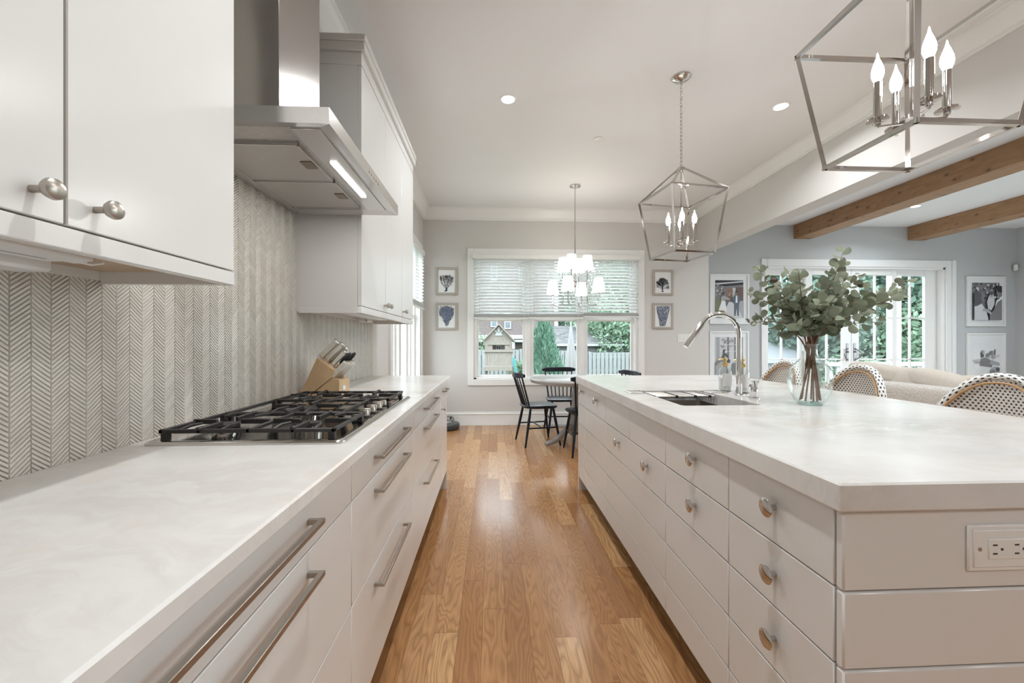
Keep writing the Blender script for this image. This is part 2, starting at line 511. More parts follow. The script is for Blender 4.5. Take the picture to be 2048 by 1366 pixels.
def filt():
    t = NT('grease_filter_mesh'); co = t.coord(); x, y, z = t.xyz(co)
    a = t.math('FRACT', t.math('DIVIDE', t.math('ADD', x, t.math('ADD', y, 9.0)), .009))
    b = t.math('FRACT', t.math('DIVIDE', t.math('ADD', t.math('SUBTRACT', x, y), 9.0), .009))
    h = t.math('MULTIPLY', t.math('PINGPONG', a, .5), t.math('PINGPONG', b, .5))
    hole = t.ramp(h, [(.05, 0.0), (.12, 1.0)])
    t.p(color=t.mix(hole, (.62, .60, .57), (.36, .345, .33)), metal=.7, rough=.38)
    t.bump(h, .4, .003); return t.mat
M['filter'] = filt()
# ------------------------------------------------------------------ room shell
CE = 3.075            # ceiling height
XL = -0.98            # left wall face
YF = 5.74             # far kitchen wall face
YG = 6.30             # far wall of the family room
XR = 8.72             # right wall of the family room
YB = -3.2             # wall behind the camera
HX0, HX1, HZ = 2.97, 3.16, 2.49     # dropped header between the rooms

def struct(o, label, cat): return tag(o, label, cat, kind='structure')

def wall_y(mb, x0, x1, z0, z1, y0, y1, holes):
    """wall slab along X with rectangular holes (hx0,hx1,hz0,hz1)"""
    xs = x0
    for (a, b, c, d) in sorted(holes):
        mb.box(xs, a, y0, y1, z0, z1)
        if c > z0: mb.box(a, b, y0, y1, z0, c)
        if d < z1: mb.box(a, b, y0, y1, d, z1)
        xs = b
    mb.box(xs, x1, y0, y1, z0, z1)
def wall_x(mb, y0, y1, z0, z1, x0, x1, holes):
    ys = y0
    for (a, b, c, d) in sorted(holes):
        mb.box(x0, x1, ys, a, z0, z1)
        if c > z0: mb.box(x0, x1, a, b, z0, c)
        if d < z1: mb.box(x0, x1, a, b, d, z1)
        ys = b
    mb.box(x0, x1, ys, y1, z0, z1)

m = MB(); m.box(XL-.2, XR+.2, YB-.2, YG+.2, -.12, 0)
struct(m.obj('floor', M['floor'], smooth=False), 'honey oak plank floor running through kitchen and dining area', 'floor')
m = MB(); m.box(XL-.2, XR+.2, YB-.2, YG+.2, CE, CE+.12)
struct(m.obj('ceiling', M['ceiling'], smooth=False), 'smooth white ceiling over kitchen and family room', 'ceiling')

WIN = (-.265, 2.107, .655, 2.42)          # far window opening
m = MB(); wall_y(m, XL, HX1, 0, CE, YF, YF+.14, [WIN])
m.box(HX1-.14, HX1, YF+.14, YG, 0, CE)
struct(m.obj('wall_far', M['wall_beige'], smooth=False), 'warm beige dining wall around the wide blinded window', 'wall')
LWIN = (3.95, 5.53, .66, 2.42)
m = MB(); wall_x(m, YB, YF+.14, 0, CE, XL-.14, XL, [LWIN])
struct(m.obj('wall_left', M['wall_beige'], smooth=False), 'beige wall behind the range hood and upper cabinets', 'wall')
DOOR = (4.42, 7.472, 0.0, 2.41)
m = MB(); wall_y(m, HX1, XR+.14, 0, CE, YG, YG+.16, [DOOR])
struct(m.obj('wall_family', M['wall_grey'], smooth=False), 'cool grey family room wall around the white french doors', 'wall')
RW = [(-.2, 1.7, .4, 2.5), (2.2, 4.1, .4, 2.5)]
m = MB(); wall_x(m, YB, YG+.16, 0, CE, XR, XR+.14, RW)
struct(m.obj('wall_right', M['wall_grey'], smooth=False), 'grey side wall at the far corner of the family room', 'wall')
BW = []
m = MB(); wall_y(m, XL-.14, XR+.14, 0, CE, YB-.14, YB, BW)
struct(m.obj('wall_back', M['wall_beige'], smooth=False), 'beige wall behind the viewpoint', 'wall')
m = MB(); m.box(HX0, HX1, YB, YG, HZ, CE)
struct(m.obj('wall_header', M['wall_beige'], smooth=False), 'dropped beige header dividing kitchen ceiling from beamed family room', 'header')

# crown mouldings
CP = [(0, 0), (.105, 0), (.105, -.018), (.092, -.022), (.075, -.045), (.04, -.105), (.028, -.125), (.028, -.143), (.018, -.146), (.018, -.165), (0, -.165)]
m = MB(); m.prism([(XL + a, CE + b) for a, b in CP], 'y', YB, YF)
struct(m.obj('trim_1', M['trim']), 'white crown moulding above the upper cabinets', 'crown moulding')
m = MB(); m.prism([(YF - a, CE + b) for a, b in CP], 'x', XL, HX0)
struct(m.obj('trim_2', M['trim']), 'white crown moulding above the dining window', 'crown moulding')
CH = [(a, b*.72) for a, b in CP]
m = MB(); m.prism([(HX0 - a, CE + b) for a, b in CH], 'y', YB, YF)
struct(m.obj('trim_3', M['trim']), 'white crown moulding along the dropped header', 'crown moulding')
BP = [(0, 0), (.02, 0), (.02, .012), (.016, .02), (.016, .15), (.022, .155), (.022, .165), (.012, .172), (.010, .19), (0, .19)]
m = MB(); m.prism([(YF - a, b) for a, b in BP], 'x', XL+.02, HX1)
struct(m.obj('baseboard_far', M['trim']), 'tall white baseboard under the dining window', 'baseboard')
m = MB(); m.prism([(XL + a, b) for a, b in BP], 'y', 3.30, YF)
struct(m.obj('baseboard_left', M['trim']), 'white baseboard at the left dining wall', 'baseboard')
m = MB(); m.prism([(YG - a, b) for a, b in BP], 'x', HX1, DOOR[0]-.1); m.prism([(YG - a, b) for a, b in BP], 'x', DOOR[1]+.16, XR)
struct(m.obj('baseboard_family', M['trim']), 'white baseboard along the grey family room wall', 'baseboard')

# ------------------------------------------------------------------ tile backsplash
m = MB(); m.box(XL, XL+.004, -.6, 3.33, .9, 1.4); m.box(XL, XL+.004, 1.0, 2.06, 1.4, CE-.2)
m.m = 1
def chevrons(y_from, y_to, z_from, z_to, cw=.0385, pitch=.0103, slope=.80, ph=.012):
    k = math.floor((y_from-ph)/cw + .001)
    while k*cw+ph < y_to - .001:
        ya, yb = max(k*cw+ph, y_from)+.0005, min((k+1)*cw+ph, y_to)-.0005
        if yb - ya > .004:
            sg = -1 if k % 2 else 1; dz = sg*slope*(yb-ya); h = pitch*.78
            n0 = math.floor(z_from/pitch)-2; off = (.25 if k % 2 else 0)*pitch
            for q in range(n0, int(z_to/pitch)+1):
                z = q*pitch + off - dz/2
                if max(z, z+dz)+h > z_to + .012: continue
                x0, x1 = XL+.004, XL+.0075; e = .0011
                b = [(x0, ya, z), (x0, yb, z+dz), (x0, yb, z+dz+h), (x0, ya, z+h)]
                c = [(x1, ya+e, z+e), (x1, yb-e, z+dz+e), (x1, yb-e, z+dz+h-e), (x1, ya+e, z+h-e)]
                m.add(b+c, [(4,5,6,7), (0,1,5,4), (1,2,6,5), (2,3,7,6), (3,0,4,7)])
        k += 1
chevrons(.70, 1.0515, .90, 1.385); chevrons(1.0515, 2.0525, .90, 1.95); chevrons(2.0525, 3.33, .90, 1.385)
struct(m.obj('wall_backsplash', [M['tile_bed'], M['tile']], smooth=False, fix=False), 'pale chevron relief tile backsplash behind the cooktop', 'backsplash')

# ------------------------------------------------------------------ dining window with three sashes
w = thing('window_1', 'white cased triple dining window looking onto the fenced yard', 'window', (.92, YF, .6), kind='structure')
x0, x1, z0, z1 = WIN
m = MB(); cw = .09; y = YF - .022
m.box(x0-cw, x0, y, YF, z0-cw, z1+cw, .003); m.box(x1, x1+cw, y, YF, z0-cw, z1+cw, .003)
m.box(x0, x1, y, YF, z1, z1+cw, .003); m.box(x0, x1, y, YF, z0-cw, z0, .003)
m.obj('casing', M['trim'], w)
m = MB(); yj0, yj1 = YF, YF+.14
for a, b in ((x0, x0+.035), (x1-.035, x1)): m.box(a, b, yj0, yj1, z0, z1)
m.box(x0, x1, yj0, yj1, z0, z0+.02); m.box(x0, x1, yj0, yj1, z1-.02, z1)
m.obj('jamb', M['trim'], w)
panes = [(-.199, .435), (.593, 1.221), (1.381, 2.018)]
m = MB()
m.box(.485, .545, YF+.03, yj1, z0, z1); m.box(1.272, 1.332, YF+.03, yj1, z0, z1)
m.obj('mullion', M['trim'], w)
for (a, b) in panes:
    s = MB(); fw = .045
    for (c, d, yy) in ((.711, 1.495, YF+.055), (1.535, 2.36, YF+.085)):
        s.box(a-fw, a, yy, yy+.03, c-.05, d+.045, .003); s.box(b, b+fw, yy, yy+.03, c-.05, d+.045, .003)
        s.box(a, b, yy, yy+.03, c-.05, c, .003); s.box(a, b, yy, yy+.03, d, d+.045, .003)
    so = s.obj('sash', M['trim'], w)
    g = MB()
    for (c, d, yy) in ((.711, 1.495, YF+.07), (1.535, 2.36, YF+.10)):
        g.quad((a, yy, c), (b, yy, c), (b, yy, d), (a, yy, d))
    g.obj('pane', M['pane'], so, smooth=False)

# left window
w = thing('window_2', 'narrow view of the white side window past the end of the counter', 'window', (XL, 4.74, .6), kind='structure')
a0, a1, z0, z1 = LWIN
m = MB(); x = XL + .022
m.box(XL, x, a0-.09, a0, z0-.09, z1+.09, .003); m.box(XL, x, a1, a1+.09, z0-.09, z1+.09, .003)
m.box(XL, x, a0, a1, z1, z1+.09, .003); m.box(XL, x, a0, a1, z0-.09, z0, .003)
m.obj('casing', M['trim'], w)
m = MB(); m.box(XL-.14, XL, a0, a0+.03, z0, z1); m.box(XL-.14, XL, a1-.03, a1, z0, z1); m.box(XL-.14, XL, a0, a1, z0, z0+.02); m.box(XL-.14, XL, a0, a1, z1-.02, z1)
m.box(XL-.14, XL-.03, 4.40, 4.50, z0, z1); m.box(XL-.14, XL-.03, 5.0, 5.07, z0, z1)
m.obj('mullion', M['trim'], w)
for (a, b) in ((4.02, 4.36), (4.54, 4.96), (5.11, 5.46)):
    s = MB()
    s.box(XL-.10, XL-.07, a-.045, a, z0, z1); s.box(XL-.10, XL-.07, b, b+.045, z0, z1)
    for zz in (z0+.02, 1.50, z1-.07): s.box(XL-.10, XL-.07, a, b, zz, zz+.045)
    so = s.obj('sash', M['trim'], w)
    g = MB(); g.quad((XL-.085, a, z0), (XL-.085, b, z0), (XL-.085, b, z1), (XL-.085, a, z1)); g.obj('pane', M['pane'], so, smooth=False)

# windows added out of view to let daylight into the family room
def plain_window_x(name, label, y0, y1, z0, z1):
    w = thing(name, label, 'window', (XR, (y0+y1)/2, z0), kind='structure')
    m = MB()
    m.box(XR-.02, XR, y0-.09, y0, z0-.09, z1+.09); m.box(XR-.02, XR, y1, y1+.09, z0-.09, z1+.09); m.box(XR-.02, XR, y0, y1, z1, z1+.09); m.box(XR-.02, XR, y0, y1, z0-.09, z0)
    m.obj('casing', M['trim'], w)
    g = MB(); g.quad((XR+.07, y0, z0), (XR+.07, y1, z0), (XR+.07, y1, z1), (XR+.07, y0, z1)); g.obj('pane', M['pane'], w, smooth=False)
plain_window_x('added_window_3', 'unseen window added for daylight in the family room right wall, nearer the back', *RW[0])
plain_window_x('added_window_4', 'unseen window added for daylight in the family room right wall, nearer the french doors', *RW[1])

# ------------------------------------------------------------------ french door set
w = thing('door_1', 'white four-panel sliding french doors with divided panes to the deck', 'door', (5.95, YG, 0), kind='structure')
x0, x1, z0, z1 = DOOR
m = MB(); y = YG - .022
m.box(x0-.09, x0, y, YG, 0, z1+.115, .003); m.box(x1, x1+.16, y, YG, 0, z1+.115, .003); m.box(x0, x1, y, YG, z1, z1+.115, .003)
m.box(x1+.09, x1+.16, y-.012, y, 0, z1+.115, .003)
m.obj('casing', M['trim'], w)
m = MB(); m.box(x0, x0+.03, YG, YG+.16, 0, z1); m.box(x1-.03, x1, YG, YG+.16, 0, z1); m.box(x0, x1, YG, YG+.16, z1-.03, z1); m.box(x0, x1, YG, YG+.16, 0, .02)
m.obj('jamb', M['trim'], w)
def door_leaf(a, b, ga, gb, yy, handle=None):
    s = MB()
    s.box(a, ga, yy, yy+.045, .02, 2.38, .003); s.box(gb, b, yy, yy+.045, .02, 2.38, .003)
    s.box(ga, gb, yy, yy+.045, 2.285, 2.38, .003); s.box(ga, gb, yy, yy+.045, .02, .205, .003)
    so = s.obj('leaf_frame', M['trim'], w)
    g = MB(); g.quad((ga, yy+.022, .205), (gb, yy+.022, .205), (gb, yy+.022, 2.285), (ga, yy+.022, 2.285)); g.obj('pane', M['pane'], so, smooth=False)
    k = MB(); xm = (ga+gb)/2
    k.box(xm-.011, xm+.011, yy+.006, yy+.04, .205, 2.285, .002)
    for zz in (1.583, .895): k.box(ga, gb, yy+.006, yy+.04, zz-.011, zz+.011, .002)
    k.obj('glazing_bar', M['trim'], so)
    if handle is not None:
        h = MB(); hx = handle[0]
        h.box(hx-.02, hx+.02, yy-.008, yy, .865, 1.16, .003)
        sg = handle[1]
        pts = [(hx + sg*(.085*math.sin(PI*i/10)), yy-.012-.03*math.sin(PI*i/10), .885+.19*i/10) for i in range(11)]
        h.tube(pts, .009, 8); h.ball((hx, yy-.015, 1.02), .016, 10, 6)
        h.obj('handle', M['pewter'], so)
door_leaf(4.45, 5.17, 4.475, 5.045, YG+.10)
door_leaf(5.12, 5.898, 5.235, 5.755, YG+.05, (5.832, -1))
door_leaf(5.902, 6.69, 6.035, 6.612, YG+.05, (5.955, 1))
door_leaf(6.68, 7.44, 6.742, 7.235, YG+.10)

# ------------------------------------------------------------------ wooden ceiling beams in the family room
for nm, (a, b), lab in (('ceiling_beam', (4.877, 5.154), 'knotty cedar ceiling beam nearer the kitchen, starting above the vase leaves'),
                        ('ceiling_beam', (6.82, 7.106), 'knotty cedar ceiling beam farther from the kitchen, above the right of the french doors')):
    m = MB(); m.box(a, b, YB, YG, 2.852, CE, .004)
    tag(m.obj(nm, M['cedar']), lab, 'beam', 'cedar beams on the family room ceiling', 'thing')
# ------------------------------------------------------------------ left run of base cabinets
LF = -.37             # face plane
def bar_handle(mb, x, y0, y1, z, s=.0055):
    """square bar pull with mitred returns, standing off a face at x"""
    xb = x + .032
    mb.tube([(x, y0+s, z), (xb-s, y0+s, z)], s*1.3, 4)
    mb.tube([(x, y1-s, z), (xb-s, y1-s, z)], s*1.3, 4)
    mb.box(xb-2*s, xb, y0, y1, z-s, z+s, .001)

def left_unit(label, y0, y1, fronts):
    t = thing('base_cabinet', label, 'cabinet', (-.67, (y0+y1)/2, 0), group='white base cabinets under the cooktop counter')
    m = MB(); m.box(XL+.03, LF-.02, y0, y1, .15, .882); m.box(XL+.03, LF-.09, y0, y1, 0, .15)
    m.obj('body', M['cabinet_in'], t, smooth=False)
    for (nm, a, b, z0, z1, pulls) in fronts:
        d = MB(); d.box(LF-.02, LF, a+.0016, b-.0016, z0+.0016, z1-.0016, .0015)
        do = d.obj(nm, M['cabinet'], t)
        for pl in pulls:
            h = MB()
            if pl[0] == 'bar':
                bar_handle(h, LF, pl[1], pl[2], pl[3]); h.obj('handle', M['satin'], do)
            else:
                h.lathe([(.0045, 0), (.0045, .02), (.013, .022), (.0145, .026), (.012, .030), (0.001, .031)], (LF, pl[1], pl[2]), 16, 'x'); h.obj('knob', M['satin'], do)
    return t
def three(y0, y1, c, half):
    return [('drawer', y0, y1, .768, .882, [('bar', c-half, c+half, .828)]),
            ('drawer', y0, y1, .490, .768, [('bar', c-half, c+half, .722)]),
            ('drawer', y0, y1, .150, .490, [('bar', c-half, c+half, .428)])]
left_unit('wide white base cabinet nearest the viewer, long bar pulls on its drawers', .18, 1.077, three(.18, 1.077, .628, .205))
left_unit('white base cabinet with three drawers under the gas cooktop', 1.077, 1.907, three(1.077, 1.907, 1.49, .213))
left_unit('white base cabinet with three drawers just beyond the cooktop', 1.907, 2.889, three(1.907, 2.889, 2.395, .213))
left_unit('narrow white end cabinet with one drawer over a knobbed door', 2.889, 3.268,
          [('drawer', 2.889, 3.268, .768, .882, [('bar', 3.0, 3.19, .82)]), ('door', 2.889, 3.268, .15, .768, [('knob', 2.935, .70)])])
m = MB(); m.box(XL, LF, 3.268, 3.290, 0, .882, .002)
tag(m.obj('cabinet_end_panel', M['cabinet']), 'white finished panel closing the far end of the cooktop run', 'panel')
# cabinets continue behind the viewpoint
left_unit('white base cabinet behind the viewer at the start of the run', -.6, .18, three(-.6, .18, -.2, .2))

m = MB(); m.box(XL+.008, -.345, -.6, 3.31, .882, .914, .004)
tag(m.obj('countertop', M['marble'], smooth=False), 'long cream marble countertop under the cooktop and knife block', 'countertop')

# ------------------------------------------------------------------ upper cabinets
UF = -.657
def round_knob(mb, x, y, z, r=.0155):
    mb.lathe([(.0055, 0), (.0055, .018), (r*.8, .022), (r, .028), (r*.95, .034), (r*.6, .038), (.001, .039)], (x, y, z), 20, 'x')
def upper(label, y0, y1, doors, knobs, ztop, endpanel=False):
    t = thing('wall_cabinet', label, 'cabinet', (-.82, (y0+y1)/2, 1.335), group='white wall cabinets either side of the hood')
    m = MB(); m.box(XL, UF-.02, y0, y1, 1.368, ztop)
    m.box(XL, XL+.012, y0, y1, 1.34, 1.368)
    m.obj('body', M['cabinet'], t, smooth=False)
    u = MB(); u.box(XL+.012, UF-.03, y0+.018, y1-.018, 1.362, 1.3675); u.obj('underside', M['raw_wood'], t, smooth=False)
    r = MB(); r.box(UF-.022, UF, y0, y1, 1.332, 1.3665, .002)
    r.box(XL+.012, UF-.022, y1-.018, y1, 1.332, 1.368, .001); r.box(XL+.012, UF-.022, y0, y0+.018, 1.332, 1.368, .001)
    r.obj('light_rail', M['cabinet'], t)
    for i, (a, b) in enumerate(doors):
        d = MB(); d.box(UF-.02, UF, a+.0018, b-.0018, 1.3695, ztop-.002, .0018)
        do = d.obj('door', M['cabinet'], t)
        if knobs[i]:
            k = MB(); round_knob(k, UF, knobs[i], 1.408); k.obj('knob', M['satin'], do)
    return t
ta = upper('white wall cabinet close to the viewer, at the near side of the hood', -.2, 1.06, [(-.2, .235), (.235, .653), (.653, 1.06)], [0, .607, .70], 2.58)
tb = upper('white wall cabinet beyond the hood, above the knife block', 2.055, 3.37, [(2.055, 2.509), (2.509, 2.951), (2.951, 3.37)], [2.475, 2.545, 2.985], 2.578)
for t, y0, y1 in ((ta, -.2, 1.06), (tb, 2.055, 3.37)):
    m = MB(); m.box(XL, UF+.001, y0, y1, 2.58, 2.645, .001); m.box(XL, UF+.018, y0-.012, y1+.012, 2.645, 2.69, .002); m.box(XL, UF+.024, y0-.018, y1+.018, 2.69, 2.725, .004)
    m.obj('crown_top', M['cabinet'], t)

# under-cabinet light bars and plug boxes
def under_bar(label, y0, y1, x0, x1, yb):
    t = thing('under_cabinet_light', label, 'light bar', ((x0+x1)/2, (y0+y1)/2, 1.34), group='slim light bars under the wall cabinets')
    m = MB(); m.box(x0, x1, y0, y1, 1.344, 1.362, .004); m.obj('housing', M['white_plastic'], t)
    m = MB(); m.box(x0+.028, x0+.032, y0+.03, y1-.03, 1.3432, 1.345); m.obj('lens_seam', M['grey_plastic'], t, smooth=False)
    m = MB(); m.box(x0+.02, x0+.05, y1, y1+.03, 1.346, 1.362, .003); m.tube([(x0+.03, y1+.028, 1.35), (x0+.04, y1+.045, 1.348), (x0+.06, y1+.05, 1.352)], .003, 6); m.obj('plug', M['white_plastic'], t)
    b = thing('power_box', label.replace('slim white light bar', 'small white wiring box'), 'wiring box', (x0-.02, yb, 1.32), group='wiring boxes under the wall cabinets')
    m = MB(); m.box(x0-.085, x0-.012, yb-.055, yb+.045, 1.327, 1.362, .006); m.obj('box_cover', M['white_plastic'], b)
    m = MB(); m.tube([(x0-.03, yb-.056, 1.361), (x0-.03, yb-.058, 1.338), (x0-.02, yb-.0575, 1.329)], .0016, 6); m.obj('cover_seam', M['dark_slot'], b)
under_bar('slim white light bar under the near wall cabinet', .1, .82, -.86, -.77, .80)
under_bar('slim white light bar under the far wall cabinet', 2.25, 2.98, -.86, -.77, 2.93)

# ------------------------------------------------------------------ range hood
t = thing('range_hood', 'brushed steel chimney range hood over the gas cooktop', 'range hood', (-.72, 1.59, 1.815))
hx0, hx1, hy0, hy1, hz0, hz1 = XL+.009, -.468, 1.178, 2.022, 1.815, 1.862
m = MB(); m.box(XL+.009, -.735, 1.425, 1.752, hz1-.005, CE-.001, .002); m.obj('chimney', M['steel_v'], t)
m = MB()
# canopy shell: top, four sides, inward bottom flange
m.quad((hx0, hy0, hz1), (hx1, hy0, hz1), (hx1, hy1, hz1), (hx0, hy1, hz1))
fl = .045
o4 = [(hx0, hy0), (hx1, hy0), (hx1, hy1), (hx0, hy1)]; i4 = [(hx0+fl, hy0+fl), (hx1-fl, hy0+fl), (hx1-fl, hy1-fl), (hx0+fl, hy1-fl)]
for k in range(4):
    a, b = o4[k], o4[(k+1) % 4]; c, d = i4[k], i4[(k+1) % 4]
    m.quad((a[0], a[1], hz0), (b[0], b[1], hz0), (b[0], b[1], hz1), (a[0], a[1], hz1))
    m.quad((a[0], a[1], hz0), (c[0], c[1], hz0+.010), (d[0], d[1], hz0+.010), (b[0], b[1], hz0))
m.obj('canopy', M['steel'], t, smooth=False)
m = MB(); m.box(i4[0][0], i4[1][0], i4[0][1], i4[2][1], hz0+.010, hz0+.016); m.obj('base_plate', M['steel_dark'], t, smooth=False)
m = MB(); m.box(-.6, -.515, hy0+.05, hy1-.05, hz0+.0075, hz0+.0105, .001); m.obj('control_strip', M['steel'], t)
for a, b in ((1.318, 1.612), (1.618, 1.925)):
    f = MB(); f.box(-.93, -.622, a, b, hz0+.003, hz0+.0105, .001); fo = f.obj('grease_filter', M['filter'], t)
    f = MB(); r = .005
    f.box(-.9305, -.6215, a-.0005, a+r, hz0+.001, hz0+.0102); f.box(-.9305, -.6215, b-r, b+.0005, hz0+.001, hz0+.0102); f.box(-.9305, -.93+r, a, b, hz0+.001, hz0+.0102); f.box(-.622-r, -.6215, a, b, hz0+.001, hz0+.0102)
    f.obj('filter_rim', M['steel'], fo, smooth=False)
    c = (a+b)/2
    f = MB(); f.box(-.672, -.632, c-.028, c+.028, hz0-.0005, hz0+.003, .001); lo = f.obj('latch', M['bronze'], fo)
m = MB(); m.box(-.572, -.552, 1.45, 1.79, hz0+.004, hz0+.0085); m.obj('light_strip', M['led'], t, smooth=False)
m = MB()
for k in range(5): m.cyl((hx1, 1.56+k*.03, hz0+.024), (hx1+.002, 1.56+k*.03, hz0+.024), .006, n=12)
m.obj('button_row', M['chrome'], t)
ld = bpy.data.lights.new('hood_led', 'AREA'); ld.shape = 'RECTANGLE'; ld.size = .02; ld.size_y = .34; ld.energy = 1.2; ld.color = (1, .97, .92)
lo = bpy.data.objects.new('hood_led', ld); COL.objects.link(lo); lo.parent = t; lo.matrix_parent_inverse = Matrix.Translation(-Vector(t.location)); lo.location = (-.562, 1.62, hz0+.002)
# ------------------------------------------------------------------ island
IF = .69
ROWS = [.857, .695, .540, .386, .232, .11]
IYN, IYF = .781, 3.195
def egg_knob(mb, x, y, z, r=.0235):
    mb.cyl((x, y, z), (x-.022, y, z), .0065, n=14)
    v0 = len(mb.v)
    mb.lathe([(.001, -.021), (r*.6, -.0215), (r*.95, -.0225), (r, -.0245), (r*.9, -.0265), (.001, -.028)], (x, y, z), 24, 'x')
def island_unit(label, y0, y1, fronts):
    t = thing('island_cabinet', label, 'cabinet', (1.15, (y0+y1)/2, 0), group='white shiplap cabinets of the island, aisle side')
    m = MB(); m.box(IF+.02, 1.60, y0, y1, .11, .8565); m.box(IF+.085, 1.60, y0, y1, 0, .11)
    if SINK_SPLIT and y0 < 1.9 < y1:
        m = MB(); m.box(IF+.02, .80, y0, y1, .11, .8565); m.box(.80, 1.60, y0, y1, 0, .64)
        m.box(1.19, 1.60, y0, y1, .64, .8565); m.box(.80, 1.19, y0, 1.66, .64, .8565); m.box(.80, 1.19, 2.27, y1, .64, .8565)
    m.obj('body', M['cabinet_in'], t, smooth=False)
    for (nm, a, b, r0, r1, knobs) in fronts:
        d = MB()
        for r in range(r0, r1):
            d.box(IF, IF+.02, a+.0016, b-.0016, ROWS[r+1]+.0017, ROWS[r]-.0017, .0016)
        do = d.obj(nm, M['cabinet'], t)
        for (ky, kz) in knobs:
            k = MB(); egg_knob(k, IF, ky, kz); k.obj('knob', M['nickel'], do)
    return t
SINK_SPLIT = True
island_unit('island cabinet nearest the viewer with three knobbed drawers stacked', IYN, 1.146,
    [('drawer', IYN, 1.146, 0, 1, [(.952, .785)]), ('drawer', IYN, 1.146, 1, 2, [(.952, .622)]), ('drawer', IYN, 1.146, 2, 5, [(.952, .464)])])
island_unit('second island cabinet with two knobs one above the other', 1.146, 1.576,
    [('drawer', 1.146, 1.576, 0, 1, [(1.338, .79)]), ('drawer', 1.146, 1.576, 1, 5, [(1.338, .633)])])
island_unit('island sink cabinet with two knobs side by side on its second board', 1.576, 2.419,
    [('false_front', 1.576, 1.999, 0, 1, []), ('false_front', 1.999, 2.419, 0, 1, []), ('drawer', 1.576, 2.419, 1, 5, [(2.169, .640), (1.761, .637)])])
island_unit('narrow island cabinet beyond the sink with one high knob', 2.419, 2.976,
    [('drawer', 2.419, 2.976, 0, 1, [(2.631, .80)]), ('front_panel', 2.419, 2.976, 1, 5, [])])
island_unit('last island cabinet at the dining end, a sliver with one knob', 2.976, IYF,
    [('drawer', 2.976, IYF, 0, 1, [(3.06, .806)]), ('front_panel', 2.976, IYF, 1, 5, [])])
m = MB()
for r in range(5): m.box(IF, 1.62, .76, .779, ROWS[r+1]+.0017, ROWS[r]-.0017, .0035)
m.box(IF+.006, 1.62, .772, .7805, .11, .8565); m.box(IF+.085, 1.6, .772, .7805, 0, .11)
tag(m.obj('island_end_panel', M['cabinet']), 'white shiplap end of the island facing the viewer, with the outlet', 'panel')
m = MB(); m.box(1.601, 1.62, .781, 3.215, 0, .8565); m.box(IF, 1.62, 3.197, 3.215, 0, .8565)
tag(m.obj('island_back_panel', M['cabinet'], smooth=False), 'white panel on the stool side of the island', 'panel')

# marble top with the sink cut-out
SX0, SX1, SY0, SY1 = .818, 1.175, 1.695, 2.235
def ring_top(o, i, z0, z1, c=.004, seg=4, rc=.02):
    def rect(b, r):
        pts = []
        for (cx, cy, a0) in ((b[1]-r, b[3]-r, 0), (b[0]+r, b[3]-r, PI/2), (b[0]+r, b[2]+r, PI), (b[1]-r, b[2]+r, 1.5*PI)):
            for k in range(seg+1):
                a = a0 + PI/2*k/seg
                pts.append((cx+r*math.cos(a), cy+r*math.sin(a)))
        return pts
    m = MB(); n = 4*(seg+1)
    loops = []
    for (b, r, z) in (((i[0], i[1], i[2], i[3]), rc, z0), ((o[0], o[1], o[2], o[3]), .004, z0), ((o[0], o[1], o[2], o[3]), .004, z0+c),):
        loops.append([(x, y, z) for x, y in rect(b, r)])
    loops[1] = [(x, y, z0) for x, y in rect((o[0]+c, o[1]-c, o[2]+c, o[3]-c), .004)]
    loops.append([(x, y, z1-c) for x, y in rect(o, .004)])
    loops.append([(x, y, z1) for x, y in rect((o[0]+c, o[1]-c, o[2]+c, o[3]-c), .004)])
    loops.append([(x, y, z1) for x, y in rect((i[0]-c/2, i[1]+c/2, i[2]-c/2, i[3]+c/2), rc)])
    loops.append([(x, y, z1-c/2) for x, y in rect(i, rc)])
    v = [p for l in loops for p in l]; f = []
    L = len(loops)
    for a in range(L):
        b = (a+1) % L
        for k in range(n):
            q = (k+1) % n
            f.append((a*n+k, a*n+q, b*n+q, b*n+k))
    m.add(v, f); return m
m = ring_top((.672, 1.928, .748, 3.225), (SX0, SX1, SY0, SY1), .857, .914)
tag(m.obj('island_countertop', M['marble'], smooth=False), 'thick white marble island top holding the sink and vase', 'countertop')

# undermount sink
t = thing('sink', 'undermount stainless steel sink set in the island top', 'sink', (1.0, 1.965, .66))
m = MB(); e = .012
a0, a1, b0, b1, zt, zb = SX0-e, SX1+e, SY0-e, SY1+e, .8565, .665
r = .03
def rr(x0, x1, y0, y1, r, seg=4):
    return [(cx+r*math.cos(a0+PI/2*k/seg), cy+r*math.sin(a0+PI/2*k/seg)) for (cx, cy, a0) in ((x1-r, y1-r, 0), (x0+r, y1-r, PI/2), (x0+r, y0+r, PI), (x1-r, y0+r, 1.5*PI)) for k in range(seg+1)]
la = rr(a0-.008, a1+.008, b0-.008, b1+.008, r); lb = rr(a0, a1, b0, b1, r); lc = rr(a0+.004, a1-.004, b0+.004, b1-.004, r); ld_ = rr(a0+.03, a1-.03, b0+.03, b1-.03, r)
n = len(la)
v = [(x, y, zt) for x, y in la] + [(x, y, zt) for x, y in lb] + [(x, y, zb+.02) for x, y in lc] + [(x, y, zb) for x, y in ld_]
f = [(q*n+k, q*n+(k+1) % n, (q+1)*n+(k+1) % n, (q+1)*n+k) for q in range(3) for k in range(n)] + [tuple(range(3*n, 4*n))]
m.add(v, f); m.obj('basin', M['sink_steel'], t, fix=False)
m = MB(); m.lathe([(.001, .004), (.035, .004), (.042, .001), (.042, .0)], (1.0, 1.96, zb), 20); m.obj('drain', M['chrome'], t)

